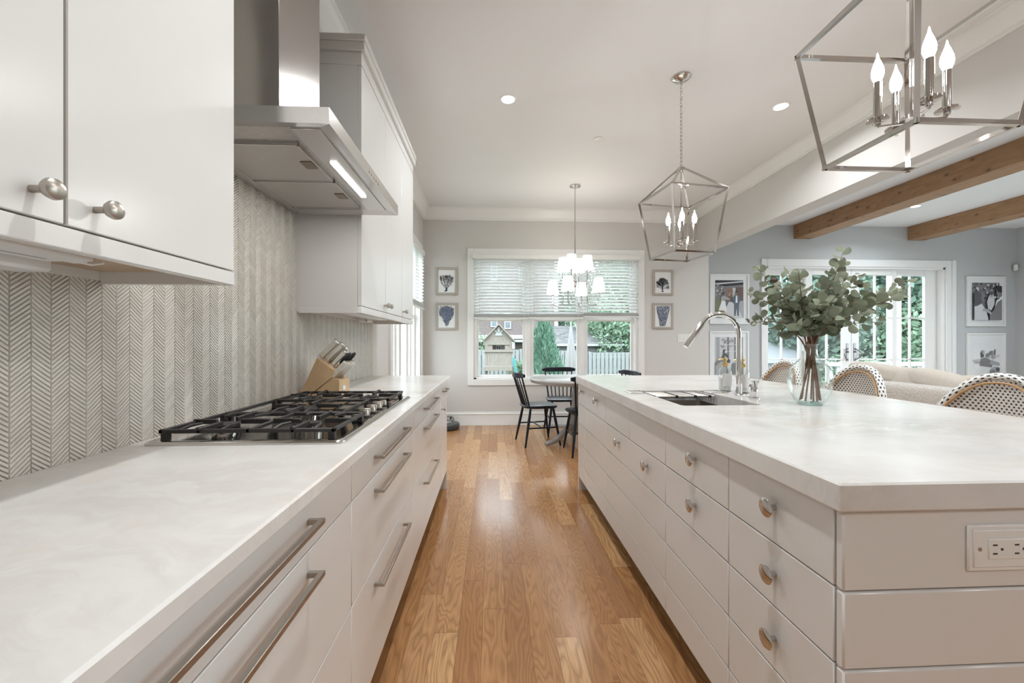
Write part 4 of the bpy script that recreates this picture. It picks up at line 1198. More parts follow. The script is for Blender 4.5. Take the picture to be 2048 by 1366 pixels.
# ------------------------------------------------------------------ counter stools
def stool_mesh():
    """faces -x (towards the island); origin on the floor under the seat"""
    t = thing('counter_stool', '', 'stool', (0, 0, 0), 0, 'woven bistro stools along the island', world=False)
    SEAT, W, D, TOP, LOW = .655, .235, .20, 1.032, .70
    def plan(a):           # a in -1..1 across the back
        return (.19 - .10*abs(a)**2.4, W*a)
    def ztop(a): return LOW + (TOP-LOW)*max(0.0, 1-abs(a)**2.3)**.62
    na, nz = 36, 10
    for nm, off in (('back', 0),):
        m = MB(); v = []; uvs = []
        for i in range(na+1):
            a = -1 + 2*i/na; a = math.copysign(abs(a)**.85, a)
            x, y = plan(a); zt = max(ztop(a), LOW+.004)
            for j in range(nz+1):
                z = LOW + (zt-LOW)*j/nz
                bulge = .02*math.sin(PI*min(1, (z-LOW)/(TOP-LOW)))
                v.append((x+bulge, y, z)); uvs.append((y*1.12, z))
        f = []; fu = []
        for i in range(na):
            for j in range(nz):
                q = (i*(nz+1)+j, (i+1)*(nz+1)+j, (i+1)*(nz+1)+j+1, i*(nz+1)+j+1)
                f.append(q); fu.append([uvs[k] for k in q])
        # thickness: second shell behind
        nv = len(v); v2 = [(x+.007, y, z) for x, y, z in v]
        m.add(v + v2, f + [tuple(reversed([k+nv for k in q])) for q in f], fu + [list(reversed(u)) for u in fu])
        m.obj('back', M['weave'], t, angle=70, fix=False)
    # woven rim
    pts = []
    for i in range(61):
        a = -1 + 2*i/60; a = math.copysign(1-(1-abs(a))**1.7, a)
        x, y = plan(a); pts.append((x+.006, y, max(ztop(a), LOW)))
    P = [Vector(p) for p in pts]; m = MB(); nr = 12; v = []; f = []; fu = []; s = 0.0; S = []
    for i in range(len(P)):
        if i: s += (P[i]-P[i-1]).length
        S.append(s)
        tg = (P[min(i+1, len(P)-1)] - P[max(i-1, 0)]).normalized(); bn = Vector((1, 0, 0)); bn = (bn - tg*bn.dot(tg)).normalized(); cn = tg.cross(bn)
        for k in range(nr):
            an = 2*PI*k/nr; v.append(P[i] + (bn*math.cos(an)*.019 + cn*math.sin(an)*.016))
    for i in range(len(P)-1):
        for k in range(nr):
            l = (k+1) % nr
            f.append((i*nr+k, i*nr+l, (i+1)*nr+l, (i+1)*nr+k))
            fu.append([(k*.0105, S[i]*.55), ((k+1)*.0105, S[i]*.55), ((k+1)*.0105, S[i+1]*.55), (k*.0105, S[i+1]*.55)])
    m.add(v, f, fu); m.obj('woven_rim', M['weave'], t, angle=80)
    m = MB(); cp = []
    for i in range(61):
        a = -1 + 2*i/60; a = math.copysign(1-(1-abs(a))**1.7, a)
        x, y = plan(a); zt = ztop(a); k = .93
        cp.append((x-.012, y*.935, LOW + (zt-LOW)*k - .006))
    m.tube(cp, .0062, 8); m.obj('cane_trim', M['cane'], t)
    # cane arms of the frame running down to the seat, legs and rails
    m = MB()
    for sy in (-1, 1):
        m.tube([(.095, sy*W, LOW+.01), (.13, sy*(W-.005), LOW-.03), (.17, sy*(W-.02), SEAT)], .011, 8)
    m.obj('frame_post', M['cane'], t)
    m = MB(); m.pillow((-.01, 0, SEAT-.012), (.205, .215, .02), .5, 28, 8); m.obj('seat', M['cane'], t)
    for sx in (-1, 1):
        for sy in (-1, 1):
            m = MB(); m.tube([(sx*.165, sy*.17, SEAT-.02), (sx*.20, sy*.20, 0)], [.014, .011], 10); m.obj('leg', M['cane'], t)
    m = MB(); zc = .25
    for (p, q) in (((-1, -1), (-1, 1)), ((1, -1), (1, 1)), ((-1, -1), (1, -1)), ((-1, 1), (1, 1))):
        m.tube([(p[0]*.186, p[1]*.188, zc), (q[0]*.186, q[1]*.188, zc)], .008, 8)
    m.obj('footrest', M['cane'], t)
    m = MB()
    for sy in (-1, 1): m.box(.085, .115, sy*W-.016, sy*W+.016, LOW-.02, LOW+.012, .003)
    m.obj('binding', M['black_plastic'], t)
    return t
st = stool_mesh()
st.location = (2.10, 2.395, 0); st['label'] = 'woven black-and-white stool back right of the glass vase, the middle stool'
copy_tree(st, (2.10, 3.03, 0), None, 'woven black-and-white stool back partly behind the vase, nearest the dining end')
copy_tree(st, (2.10, 1.70, 0), None, 'woven black-and-white stool largest in view, nearest the viewer at the right edge')

# ------------------------------------------------------------------ spindle-back dining chairs
def chair_mesh():
    """faces +y; origin on the floor under the seat"""
    t = thing('dining_chair', '', 'chair', (0, 0, 0), 0, 'black spindle chairs at the round table', world=False)
    bw = M['black_wood']
    m = MB(); n = 28; v = []; prof = [(.0, .425, .93), (.0, .437, 1.0), (.0, .448, 1.0), (.0, .453, .97)]
    ring = []
    for k in range(n):
        a = 2*PI*k/n; e = .55
        x = .205*math.copysign(abs(math.cos(a))**e, math.cos(a)); y = .20*math.copysign(abs(math.sin(a))**e, math.sin(a))
        x *= 1 + .10*(y/.2)      # wider at the front
        ring.append((x, y))
    for (_, z, s) in prof: v += [(x*s, y*s, z) for x, y in ring]
    v.append((0, -.01, .442))
    f = [tuple(range(n-1, -1, -1))]
    for q in range(3): f += [(q*n+k, q*n+(k+1) % n, (q+1)*n+(k+1) % n, (q+1)*n+k) for k in range(n)]
    f += [(3*n+k, 3*n+(k+1) % n, 4*n) for k in range(n)]
    m.add(v, f); m.obj('seat', bw, t, angle=50)
    F = {}
    for sx in (-1, 1):
        for sy in (-1, 1):
            a = Vector((sx*.145, sy*.135, .43)); b = Vector((sx*.205, sy*(.205 if sy > 0 else .215), 0)); F[sx, sy] = (a, b)
            m = MB(); m.tube([a, a.lerp(b, .35), b], [.013, .0165, .0105], 10); m.obj('leg', bw, t)
    def at(sx, sy, q): a, b = F[sx, sy]; return a.lerp(b, q)
    m = MB()
    for sx in (-1, 1): m.tube([at(sx, -1, .52), at(sx, 1, .52)], .009, 8)
    m.tube([(at(-1, -1, .52)+at(-1, 1, .52))/2, (at(1, -1, .52)+at(1, 1, .52))/2], .009, 8); m.obj('stretcher', bw, t)
    def rail(q): return Vector((q*.215, -.285+.045*q*q-.0, .795))
    for i in range(7):
        q = -.86 + 1.72*i/6
        a = Vector((q*.175, -.165+.02*q*q, .442)); b = rail(q); e = .011 if i in (0, 6) else .0075
        m = MB(); m.tube([a, a.lerp(b, .5), b], [e, e, e*.85], 8); m.obj('spindle', bw, t)
    m = MB(); v = []; f = []; N = 20
    for i in range(N+1):
        q = -1.06 + 2.12*i/N; c = rail(q); h = .030*(1-.45*max(0, abs(q)-.8)/.26)
        tz = .795
        for (dy, dz) in ((-.011, -h), (.011, -h), (.011, h*.75), (0, h), (-.011, h*.75)):
            v.append((c.x, c.y+dy, tz+.012+dz))
    for i in range(N):
        for k in range(5): l = (k+1) % 5; f.append((i*5+k, i*5+l, (i+1)*5+l, (i+1)*5+k))
    f += [(4, 3, 2, 1, 0), tuple(N*5+k for k in range(5))]
    m.add(v, f); m.obj('top_rail', bw, t, angle=45)
    return t
ch = chair_mesh()
ch.location = (.535, 4.73, 0); ch.rotation_euler = (0, 0, math.radians(-78)); ch['label'] = 'black spindle chair standing fully in view left of the round table'
copy_tree(ch, (1.01, 4.285, 0), math.radians(2), 'black spindle chair cut off by the near corner of the island')
copy_tree(ch, (.905, 5.24, 0), math.radians(180), 'black spindle chair behind the round table, facing the viewer')
copy_tree(ch, (1.44, 4.78, 0), math.radians(104), 'black spindle chair of which only the top rail shows above the island')

# ------------------------------------------------------------------ round pedestal table
TX, TY = .99, 4.65
t = thing('dining_table', 'round weathered grey pedestal dining table under the chandelier', 'table', (TX, TY, 0), math.radians(20), world=False)
m = MB(); m.lathe([(.001, .725), (.50, .725), (.52, .715), (.545, .722), (.548, .735), (.555, .745), (.555, .755), (.545, .762), (.001, .762)], (0, 0, 0), 64); m.obj('tabletop', M['table_grey'], t)
m = MB(); m.lathe([(.10, .725), (.10, .70), (.07, .69), (.055, .66), (.06, .62), (.075, .58), (.065, .52), (.07, .45), (.095, .36), (.105, .30), (.09, .24), (.07, .21), (.085, .19), (.085, .15), (.06, .12), (.04, .11), (.001, .10)], (0, 0, 0), 32); m.obj('pedestal', M['table_grey'], t)
for k in range(4):
    a = k*PI/2; ca, sa = math.cos(a), math.sin(a)
    prof = [(.06, .20), (.13, .185), (.20, .13), (.27, .075), (.33, .05), (.38, .045), (.42, .030)]
    m = MB(); m.tube([(r*ca, r*sa, z) for r, z in prof], [.045, .045, .038, .032, .028, .028, .026], 10, squash=(1, .8)); m.obj('leg', M['table_grey'], t)

# ------------------------------------------------------------------ robot vacuum on its dock by the baseboard
t = thing('robot_vacuum', 'round charcoal robot vacuum on the floor by the baseboard', 'robot vacuum', (-.615, 5.52, 0))
m = MB(); m.lathe([(.12, .008), (.165, .012), (.168, .03), (.168, .07), (.160, .082), (.14, .086), (.001, .088)], (-.615, 5.52, 0), 40); m.obj('shell', M['vac_grey'], t)
m = MB(); m.lathe([(.07, .086), (.07, .092), (.06, .095), (.001, .096)], (-.63, 5.53, 0), 28); m.obj('top_disc', M['grey_plastic'], t)
m = MB(); m.box(-.62-.03, -.62+.03, 5.36, 5.375, .03, .06, .004); m.box(-.50, -.48, 5.43, 5.46, .03, .065, .003); m.lathe([(.10, 0), (.12, .008)], (-.615, 5.52, 0), 24); m.obj('bumper', M['black_plastic'], t)
t = thing('charging_cord', 'black charging plug and looped cord behind the robot vacuum', 'cord', (-.56, 5.705, .1))
m = MB(); m.box(-.60, -.575, 5.69, YF-.012, .10, .125, .004); m.tube([(-.60+.06*math.cos(q*.5-1.2), 5.68+.004*q, .105+.03*math.sin(q*.5-1.2)) for q in range(12)], .004, 6); m.tube([(-.64, 5.70, 0.004), (-.61, 5.71, .06), (-.587, 5.70, .108)], .003, 6); m.obj('plug_and_cord', M['black_plastic'], t)
m = MB(); m.box(-.52, -.45, YF-.019, YF-.0155, .085, .145, .002)
tag(m.obj('baseboard_outlet', M['white_plastic']), 'white outlet plate set in the baseboard above the robot vacuum', 'outlet')
m = MB(); m.box(.72, 1.05, YF-.17, YF-.05, 0.0005, .004)
for k in range(14): m.box(.735+k*.022, .748+k*.022, YF-.155, YF-.065, .004, .0055)
tag(m.obj('floor_vent', M['table_grey'], smooth=False), 'slotted wooden floor vent below the dining window', 'vent')

# ------------------------------------------------------------------ window blinds
def blind(label, x0, x1, zb, wand):
    t = thing('window_blind', label, 'blind', ((x0+x1)/2, YF-.03, 2.36), group='white slatted blinds of the dining window')
    m = MB(); yc = YF - .038; nsl = 0; z = 2.345
    while z > zb + .085:
        a = math.radians(31); hw = .0245
        dy, dz = hw*math.cos(a), hw*math.sin(a)
        v = [(x0, yc-dy, z+dz), (x1, yc-dy, z+dz), (x1, yc+dy, z-dz), (x0, yc+dy, z-dz)]
        th = .0028
        v2 = [(x, y+th*math.sin(a), zz+th*math.cos(a)) for x, y, zz in v]
        m.add(v+v2, [(3,2,1,0), (4,5,6,7), (0,1,5,4), (1,2,6,5), (2,3,7,6), (3,0,4,7)])
        z -= .0437; nsl += 1
    m.obj('slats', M['slat'], t, smooth=False, fix=False)
    m = MB()
    for k in range(9): m.box(x0, x1, yc-.0245, yc+.0245, zb+.022+k*.0058, zb+.0255+k*.0058)
    m.obj('slat_stack', M['slat'], t, smooth=False)
    m = MB(); m.box(x0, x1, yc-.026, yc+.026, zb, zb+.021, .004); m.obj('bottom_rail', M['trim'], t)
    m = MB()
    for q in (.12, .88):
        xx = x0 + (x1-x0)*q; m.box(xx-.0012, xx+.0012, yc-.027, yc-.0255, zb+.01, 2.35)
    m.obj('ladder_cord', M['trim'], t, smooth=False)
    if wand is not None:
        m = MB(); m.tube([(wand, yc-.034, 2.34), (wand, yc-.036, zb+.03)], .0035, 6); m.obj('wand', M['white_plastic'], t)
blind('white slatted blind over the left third of the dining window', -.262, .505, 1.508, .45)
blind('white slatted blind over the middle of the dining window, behind the chandelier', .512, 1.292, 1.512, 1.22)
blind('white slatted blind over the right third of the dining window', 1.299, 2.10, 1.532, 2.03)
m = MB(); m.box(-.285, 2.125, YF-.085, YF-.0225, 2.352, 2.425, .006); m.box(-.285, 2.125, YF-.092, YF-.085, 2.412, 2.425, .002)
tag(m.obj('blind_valance', M['trim']), 'long white valance across the top of the dining window blinds', 'valance')
t = thing('window_blind', 'white slatted blind on the side window beyond the upper cabinet', 'blind', (XL+.03, 4.74, 2.36))
m = MB(); z = 2.345; xc = XL+.034
while z > 1.72:
    a = math.radians(26); dx, dz = .0245*math.cos(a), .0245*math.sin(a)
    m.quad((xc-dx, LWIN[0]+.01, z-dz), (xc-dx, LWIN[1]-.01, z-dz), (xc+dx, LWIN[1]-.01, z+dz), (xc+dx, LWIN[0]+.01, z+dz)); z -= .0437
m.obj('slats', M['slat'], t, smooth=False, fix=False)
m = MB()
for k in range(9): m.box(xc-.0245, xc+.0245, LWIN[0]+.01, LWIN[1]-.01, 1.642+k*.0058, 1.6455+k*.0058)
m.obj('slat_stack', M['slat'], t, smooth=False)
m = MB(); m.box(xc-.026, xc+.026, LWIN[0]+.01, LWIN[1]-.01, 1.62, 1.641, .004); m.box(xc-.035, xc+.03, LWIN[0], LWIN[1], 2.352, 2.415, .004); m.obj('bottom_rail', M['trim'], t)

# ------------------------------------------------------------------ sofa seen over the island, and an unseen rug added against warm floor bounce
m = MB(); m.box(3.30, 8.3, -2.2, 5.6, .0005, .012, .003)
tag(m.obj('added_rug', M['rug']), 'large pale grey rug added unseen under the sofa to cut warm bounce off the floor', 'rug')
t = thing('sofa', 'light boucle sofa back showing between the two nearer stools', 'sofa', (3.95, 2.9, .012))
m = MB(); m.pillow((3.62, 2.75, .42), (.13, 1.45, .405), .28, 40, 18); m.obj('backrest', M['boucle'], t)
m = MB(); m.pillow((4.10, 2.75, .26), (.50, 1.42, .18), .25, 32, 12); m.obj('seat_base', M['boucle'], t)
for y in (1.42, 4.08):
    m = MB(); m.pillow((4.08, y, .36), (.52, .12, .28), .3, 28, 12); m.obj('arm', M['boucle'], t)
for (y, zc, hh, tilt) in ((3.62, .72, .23, 0), (2.90, .70, .22, 0), (2.18, .70, .22, 0)):
    m = MB(); m.pillow((3.86, y, zc), (.12, .355, hh), .5, 28, 14); m.obj('back_cushion', M['throw'], t)
for (x, y, z, rz_, lab) in ((3.80, 3.74, .885, .25, 'soft oatmeal cushion slumped highest on the sofa back'), (3.80, 3.24, .855, -.15, 'soft oatmeal cushion lower along the sofa back')):
    m = MB(Matrix.Translation((x, y, z)) @ Matrix.Rotation(rz_, 4, 'Z') @ Matrix.Rotation(.15, 4, 'X')); m.pillow((0, 0, 0), (.10, .30, .085), .75, 28, 14)
    tag(m.obj('sofa_cushion', M['throw']), lab, 'cushion', 'cushions on the sofa back')

# ------------------------------------------------------------------ wall plates and sensor
t = thing('light_switch', 'white triple switch plate on the beige wall left of the faucet', 'switch', (2.80, YF, 1.183))
m = MB(); m.box(2.692, 2.906, YF-.006, YF-.0005, 1.183, 1.300, .002); m.obj('cover_plate', M['white_plastic'], t)
for k in range(3):
    m = MB(); m.box(2.72+k*.055, 2.765+k*.055, YF-.009, YF-.005, 1.208, 1.275, .002); m.obj('rocker', M['white_plastic'], t)
t = thing('motion_sensor', 'small white motion sensor high in the grey corner', 'sensor', (8.70, YG-.03, 2.38))
m = MB(Matrix.Translation((8.665, YG-.038, 2.42)) @ Matrix.Rotation(PI/4, 4, 'Z')); m.box(-.035, .035, -.02, .025, -.055, .045, .008); m.obj('housing', M['white_plastic'], t)
m = MB(Matrix.Translation((8.665, YG-.038, 2.42)) @ Matrix.Rotation(PI/4, 4, 'Z')); m.box(-.022, .022, -.023, -.019, -.04, .0, .002); m.obj('lens_window', M['trim'], t)
# ------------------------------------------------------------------ framed prints and photographs
def P_(name, c, r=.5): return paint(name, c, r, .02, 20)
M['print_paper'] = P_('print_paper', (.80, .81, .81), .4)
M['navy'] = P_('navy_ink', (.045, .055, .10)); M['navy2'] = P_('slate_ink', (.13, .16, .24))
M['frame_grey'] = wood('limed_frame', (.50, .46, .41), (.40, .36, .32), (20, 20, 20), 5, .5)
M['ph'] = [P_('photo_%d' % i, c, .35) for i, c in enumerate([(.03, .03, .035), (.10, .10, .11), (.22, .22, .23), (.40, .41, .42), (.62, .63, .64), (.82, .83, .84), (.10, .14, .20), (.20, .22, .13), (.16, .10, .09), (.30, .19, .14)])]

def frame(t, x0, x1, z0, z1, y, w, d, mat, mat_w, paper):
    m = MB()
    m.box(x0, x0+w, y-d, y-.001, z0, z1, .003); m.box(x1-w, x1, y-d, y-.001, z0, z1, .003); m.box(x0+w, x1-w, y-d, y-.001, z0, z0+w, .003); m.box(x0+w, x1-w, y-d, y-.001, z1-w, z1, .003)
    m.obj('frame', mat, t)
    m = MB(); m.box(x0+w*.8, x1-w*.8, y-d*.45, y-.002, z0+w*.8, z1-w*.8); m.obj('mat_board', paper, t, smooth=False)

class Pic:
    """flat printed figures inside a picture: coordinates 0..1 in the image area, drawn as thin layers of ink"""
    def __init__(s, x0, x1, z0, z1, y): s.a = (x0, x1, z0, z1); s.y = y; s.m = MB(); s.k = 0
    def pt(s, u, v, e=0): x0, x1, z0, z1 = s.a; return (x0+(x1-x0)*u, s.y-.00035*(s.k+e), z0+(z1-z0)*v)
    def poly(s, pts, mi):
        s.k += 1; s.m.m = mi; s.m.quad(*[s.pt(min(1, max(0, u)), min(1, max(0, v))) for u, v in pts])
    def ell(s, u, v, ru, rv, mi, n=16): s.poly([(u+ru*math.cos(2*PI*i/n), v+rv*math.sin(2*PI*i/n)) for i in range(n)], mi)
    def line(s, p, q, w, mi, asp=1.0):
        dx, dy = q[0]-p[0], (q[1]-p[1])*asp; L = math.hypot(dx, dy) or 1; nx, ny = -dy/L*w, dx/L*w/asp
        s.m.m = mi; s.m.quad(*[s.pt(*c, .5) for c in ((p[0]+nx, p[1]+ny), (p[0]-nx, p[1]-ny), (q[0]-nx*.7, q[1]-ny*.7), (q[0]+nx*.7, q[1]+ny*.7))])

def coral(label, x0, x1, z0, z1, style, seed):
    t = thing('coral_print', label, 'framed print', ((x0+x1)/2, YF, z0), group='framed coral prints either side of the dining window')
    w = .032; frame(t, x0, x1, z0, z1, YF, w, .022, M['frame_grey'], 0, M['print_paper'])
    R = random.Random(seed); p = Pic(x0+w, x1-w, z0+w, z1-w, YF-.0115); p.k = 1; asp = (z1-z0)/(x1-x0)
    def branch(u, v, ang, L, wd, depth, spread, shrink):
        u2, v2 = u + L*math.sin(ang), v + L*math.cos(ang)/asp*1.15
        if not (.06 < u2 < .94 and v2 < .96): return
        p.line((u, v), (u2, v2), wd, 0, asp)
        if depth <= 0: return
        for k in range(2 if R.random() < .75 else 3):
            branch(u2, v2, ang + R.uniform(-spread, spread), L*R.uniform(shrink, 1.0), max(.0035, wd*.82), depth-1, spread, shrink)
    if style == 'bush':
        p.ell(.48, .10, .07, .045, 0); p.ell(.42, .07, .05, .03, 0)
        for a in (-.75, -.5, -.28, -.1, .1, .3, .52, .78): branch(.48, .13, a, .17, .0085, 4, .36, .85)
    elif style == 'tree':
        p.ell(.47, .08, .07, .03, 0); p.line((.47, .07), (.47, .30), .028, 0, asp)
        for a in (-1.15, -.8, -.5, -.2, .1, .4, .7, 1.05):
            for b in (.16, .26, .32): branch(.47, b, a + R.uniform(-.1, .1), .10, .0065, 4, .48, .85)
    elif style == 'sponge':
        pts = []
        prof = [(.50, .04), (.42, .10), (.40, .2), (.30, .28), (.33, .38), (.22, .46), (.08, .55), (.05, .70), (.10, .82), (.25, .92), (.40, .97), (.60, .95), (.78, .92), (.90, .80), (.93, .66), (.88, .52), (.78, .48), (.76, .36), (.66, .28), (.62, .15), (.57, .08)]
        p.poly(prof, 1)
        for k in range(170):
            u, v = R.uniform(.08, .92), R.uniform(.08, .94)
            if abs(u-.5) < (.07 + .42*min(1, max(0, (v-.1)/.5))) and (u-.5)**2/.2 + (v-.65)**2/.35 < 1.0:
                a = R.uniform(-.9, .9); L = R.uniform(.03, .09); p.line((u, v), (u+L*math.sin(a), v+L*math.cos(a)), R.uniform(.006, .014), R.choice((0, 0, 2)), asp)
        p.k += 1; p.ell(.51, .085, .025, .03, 3)
    else:
        prof = [(.30, .03), (.28, .15), (.22, .40), (.14, .62), (.08, .88), (.08, .96), (.30, .95), (.55, .97), (.80, .95), (.92, .96), (.90, .80), (.84, .60), (.76, .35), (.66, .12), (.60, .03)]
        p.poly(prof, 1)
        for k in range(420):
            v = R.uniform(.04, .95); hw = .17 + .26*v; u = .48 + R.uniform(-hw, hw)*.95
            a = (u-.48)*1.6 + R.uniform(-.6, .6); L = R.uniform(.025, .06); p.line((u, v), (u+L*math.sin(a), v+L*math.cos(a)), R.uniform(.005, .010), R.choice((0, 0, 3, 2)) if v < .6 else R.choice((0, 3, 3)), asp)
    p.m.obj('coral_drawing', [M['navy'], M['navy2'], M['ph'][3], M['print_paper']], t, smooth=False, fix=False)
coral('grey-framed print of an upright branching coral, left of the window on top', -.798, -.496, 1.849, 2.237, 'bush', 3)
coral('grey-framed print of a solid blue sponge shape, left of the window below', -.798, -.496, 1.353, 1.735, 'sponge', 4)
coral('taupe-framed print of a tree-like sea fan, right of the window on top', 2.320, 2.624, 1.860, 2.228, 'tree', 5)
coral('taupe-framed print of a tapering coral column, right of the window below', 2.320, 2.624, 1.372, 1.749, 'column', 6)

def photo(label, x0, x1, z0, z1, draw):
    t = thing('framed_photo', label, 'framed photo', ((x0+x1)/2, YG, z0), group='white-framed photographs beside the french doors')
    w = .030; frame(t, x0, x1, z0, z1, YG, w, .030, M['trim'], 0, M['ph'][5])
    W, H = x1-x0, z1-z0
    p = Pic(x0+W*.145, x1-W*.145, z0+H*.125, z1-H*.125, YG-.0155)
    draw(p); p.m.obj('photo_print', M['ph'], t, smooth=False, fix=False)
def ph_walk(p):
    R = random.Random(1)
    p.poly([(0, 0), (1, 0), (1, 1), (0, 1)], 2); p.poly([(0, .82), (1, .88), (1, 1), (0, 1)], 0); p.poly([(0, .88), (1, .95), (1, .985), (0, .92)], 4)
    p.poly([(.38, .45), (.62, .45), (.62, .80), (.38, .78)], 9); p.poly([(.62, .45), (.72, .45), (.72, .80), (.62, .80)], 4); p.poly([(.72, .40), (1, .40), (1, .82), (.72, .82)], 8)
    for k in range(26): p.ell(R.uniform(.0, .26), R.uniform(.60, .86), .03, .03, R.choice((3, 4, 2)), 7)
    p.poly([(0, 0), (.30, 0), (.34, .45), (0, .5)], 7); p.poly([(.70, 0), (1, 0), (1, .45), (.72, .45)], 3)
    p.poly([(.22, 0), (.96, 0), (.70, .42), (.46, .42)], 4)
    for k in range(8): p.ell(R.uniform(.40, .6), R.uniform(.5, .76), .02, .02, R.choice((1, 4)), 6)
    p.poly([(.10, .20), (.40, .16), (.34, .42), (.30, .54), (.22, .54), (.20, .42)], 5); p.poly([(.18, .54), (.24, .58), (.32, .58), (.50, .50), (.49, .46), (.34, .49), (.32, .44), (.19, .46)], 3)
    p.ell(.29, .63, .035, .035, 9); p.ell(.28, .64, .04, .04, 0, 10); p.ell(.30, .625, .025, .028, 9)
    p.poly([(.20, .06), (.23, .06), (.24, .20), (.20, .20)], 9); p.poly([(.28, .08), (.31, .08), (.31, .19), (.28, .19)], 9)
    p.poly([(.66, .05), (.70, .05), (.74, .28), (.78, .05), (.82, .05), (.82, .38), (.66, .38)], 6); p.poly([(.62, .38), (.84, .38), (.86, .55), (.80, .60), (.68, .60), (.58, .50), (.50, .50), (.50, .47), (.60, .46)], 6)
    p.poly([(.70, .40), (.77, .40), (.76, .59), (.71, .59)], 5); p.ell(.735, .655, .035, .04, 9); p.ell(.735, .685, .04, .022, 0)
def ph_room(p):
    R = random.Random(2)
    p.poly([(0, 0), (1, 0), (1, 1), (0, 1)], 4)
    for u0, u1, c in ((.04, .16, 3), (.43, .50, 2), (.68, .76, 2), (.94, 1, 3)): p.poly([(u0, .35), (u1, .35), (u1, 1), (u0, 1)], c)
    for k in range(24): p.ell(R.choice((.30, .60, .84))+R.uniform(-.10, .10), R.uniform(.70, .95), .04, .03, 3, 7)
    for v in (.62, .80): p.line((.16, v), (.94, v), .006, 5)
    p.poly([(0, 0), (0, .32), (.20, .46), (.36, .38), (.46, .10), (.46, 0)], 2); p.poly([(0, 0), (0, .22), (.22, .36), (.36, .22), (.40, 0)], 3)
    p.poly([(.24, .44), (.44, .40), (.46, .50), (.38, .58), (.28, .56)], 1); p.ell(.33, .62, .055, .055, 0); p.ell(.355, .61, .035, .04, 4); p.ell(.36, .42, .07, .05, 4); p.ell(.47, .36, .06, .05, 1)
    p.poly([(.55, 0), (.62, .30), (.80, .34), (1, .2), (1, 0)], 2)
def ph_hug(p):
    R = random.Random(3)
    p.poly([(0, 0), (1, 0), (1, 1), (0, 1)], 2)
    for k in range(90): p.ell(R.uniform(.02, .98), R.uniform(.55, .98), R.uniform(.02, .05), R.uniform(.015, .035), R.choice((1, 3, 4, 0, 5)), 7)
    p.poly([(.58, .72), (.68, .74), (.72, .60), (.74, .44), (.62, .26), (.50, .30), (.46, .50), (.52, .60)], 4); p.ell(.62, .67, .07, .075, 3); p.ell(.61, .71, .075, .045, 1)
    p.poly([(0, 0), (0, .52), (.10, .55), (.30, .40), (.44, .22), (.50, .04), (.50, 0)], 4); p.poly([(0, .36), (0, .76), (.16, .78), (.26, .66), (.28, .45), (.12, .38)], 1); p.ell(.30, .58, .06, .08, 2)
    p.poly([(.56, .18), (.70, .26), (.82, .48), (1, .58), (1, 0), (.56, 0)], 2); p.poly([(.74, .34), (.80, .52), (1, .62), (1, .56), (.84, .48)], 5); p.ell(.92, .74, .12, .13, 2); p.ell(.94, .82, .12, .09, 0)
    p.poly([(.30, .30), (.48, .30), (.62, .20), (.60, .14), (.44, .22), (.28, .24)], 3)
def ph_beach(p):
    R = random.Random(4)
    p.poly([(0, 0), (1, 0), (1, 1), (0, 1)], 5); p.poly([(0, .40), (1, .52), (1, .58), (0, .44)], 4)
    for k in range(14): p.ell(R.uniform(.05, .95), R.uniform(.62, .96), .10, .05, 5, 9)
    for k in range(5): p.poly([(.06+k*.045, .34), (.075+k*.045, .34), (.075+k*.045, .42), (.06+k*.045, .42)], 2)
    p.poly([(.26, .28), (.70, .24), (.74, .36), (.60, .46), (.40, .50), (.30, .44)], 2); p.poly([(.62, .32), (.98, .28), (.98, .36), (.66, .44)], 3)
    p.poly([(.30, .50), (.40, .52), (.42, .66), (.34, .70), (.29, .62)], 1); p.ell(.385, .645, .05, .06, 3); p.ell(.54, .56, .07, .06, 2)
    p.poly([(.60, .56), (.72, .58), (.73, .68), (.64, .68)], 1); p.ell(.66, .62, .06, .06, 2); p.poly([(.76, .56), (.83, .58), (.83, .74), (.77, .70)], 2); p.ell(.76, .52, .07, .06, 3)
    p.poly([(.60, .02), (.98, .02), (.98, .22), (.80, .26), (.64, .18)], 3); p.ell(.72, .10, .10, .07, 2); p.ell(.90, .18, .07, .06, 1)
    for k in range(6): p.line((R.uniform(0, .3), .05+k*.035), (R.uniform(.4, .6), .05+k*.035), .004, 4)
photo('white-framed photo of two people walking hand in hand, above the faucet', 3.471, 4.122, 1.470, 2.273, ph_walk)
photo('white-framed photo of a person lounging by tall windows, behind the pump bottles', 3.468, 4.118, .560, 1.359, ph_room)
photo('white-framed photo of two people holding hands outdoors, upper right of the french doors', 7.828, 8.506, 1.441, 2.267, ph_hug)
photo('white-framed pale photo of figures sitting on sand, lower right of the french doors', 7.831, 8.510, .515, 1.331, ph_beach)
# ------------------------------------------------------------------ outdoors
GZ = -.9
m = MB(); m.box(-40, 60, YG+.2, 70, GZ-.2, GZ); m.box(-40, XL-.3, -10, YG+.2, GZ-.2, GZ); m.box(XR+.3, 60, -10, YG+.2, GZ-.2, GZ)
struct(m.obj('ground_lawn', M['grass'], smooth=False), 'green lawn of the fenced back yard', 'lawn')
m = MB(); m.box(3.0, 13.5, YG+.2, 9.2, -.26, -.20); m.box(-1.0, 3.0, YF+.2, 9.6, -.26, -.20)
struct(m.obj('deck_floor', M['deck'], smooth=False), 'pale deck outside the french doors', 'deck')

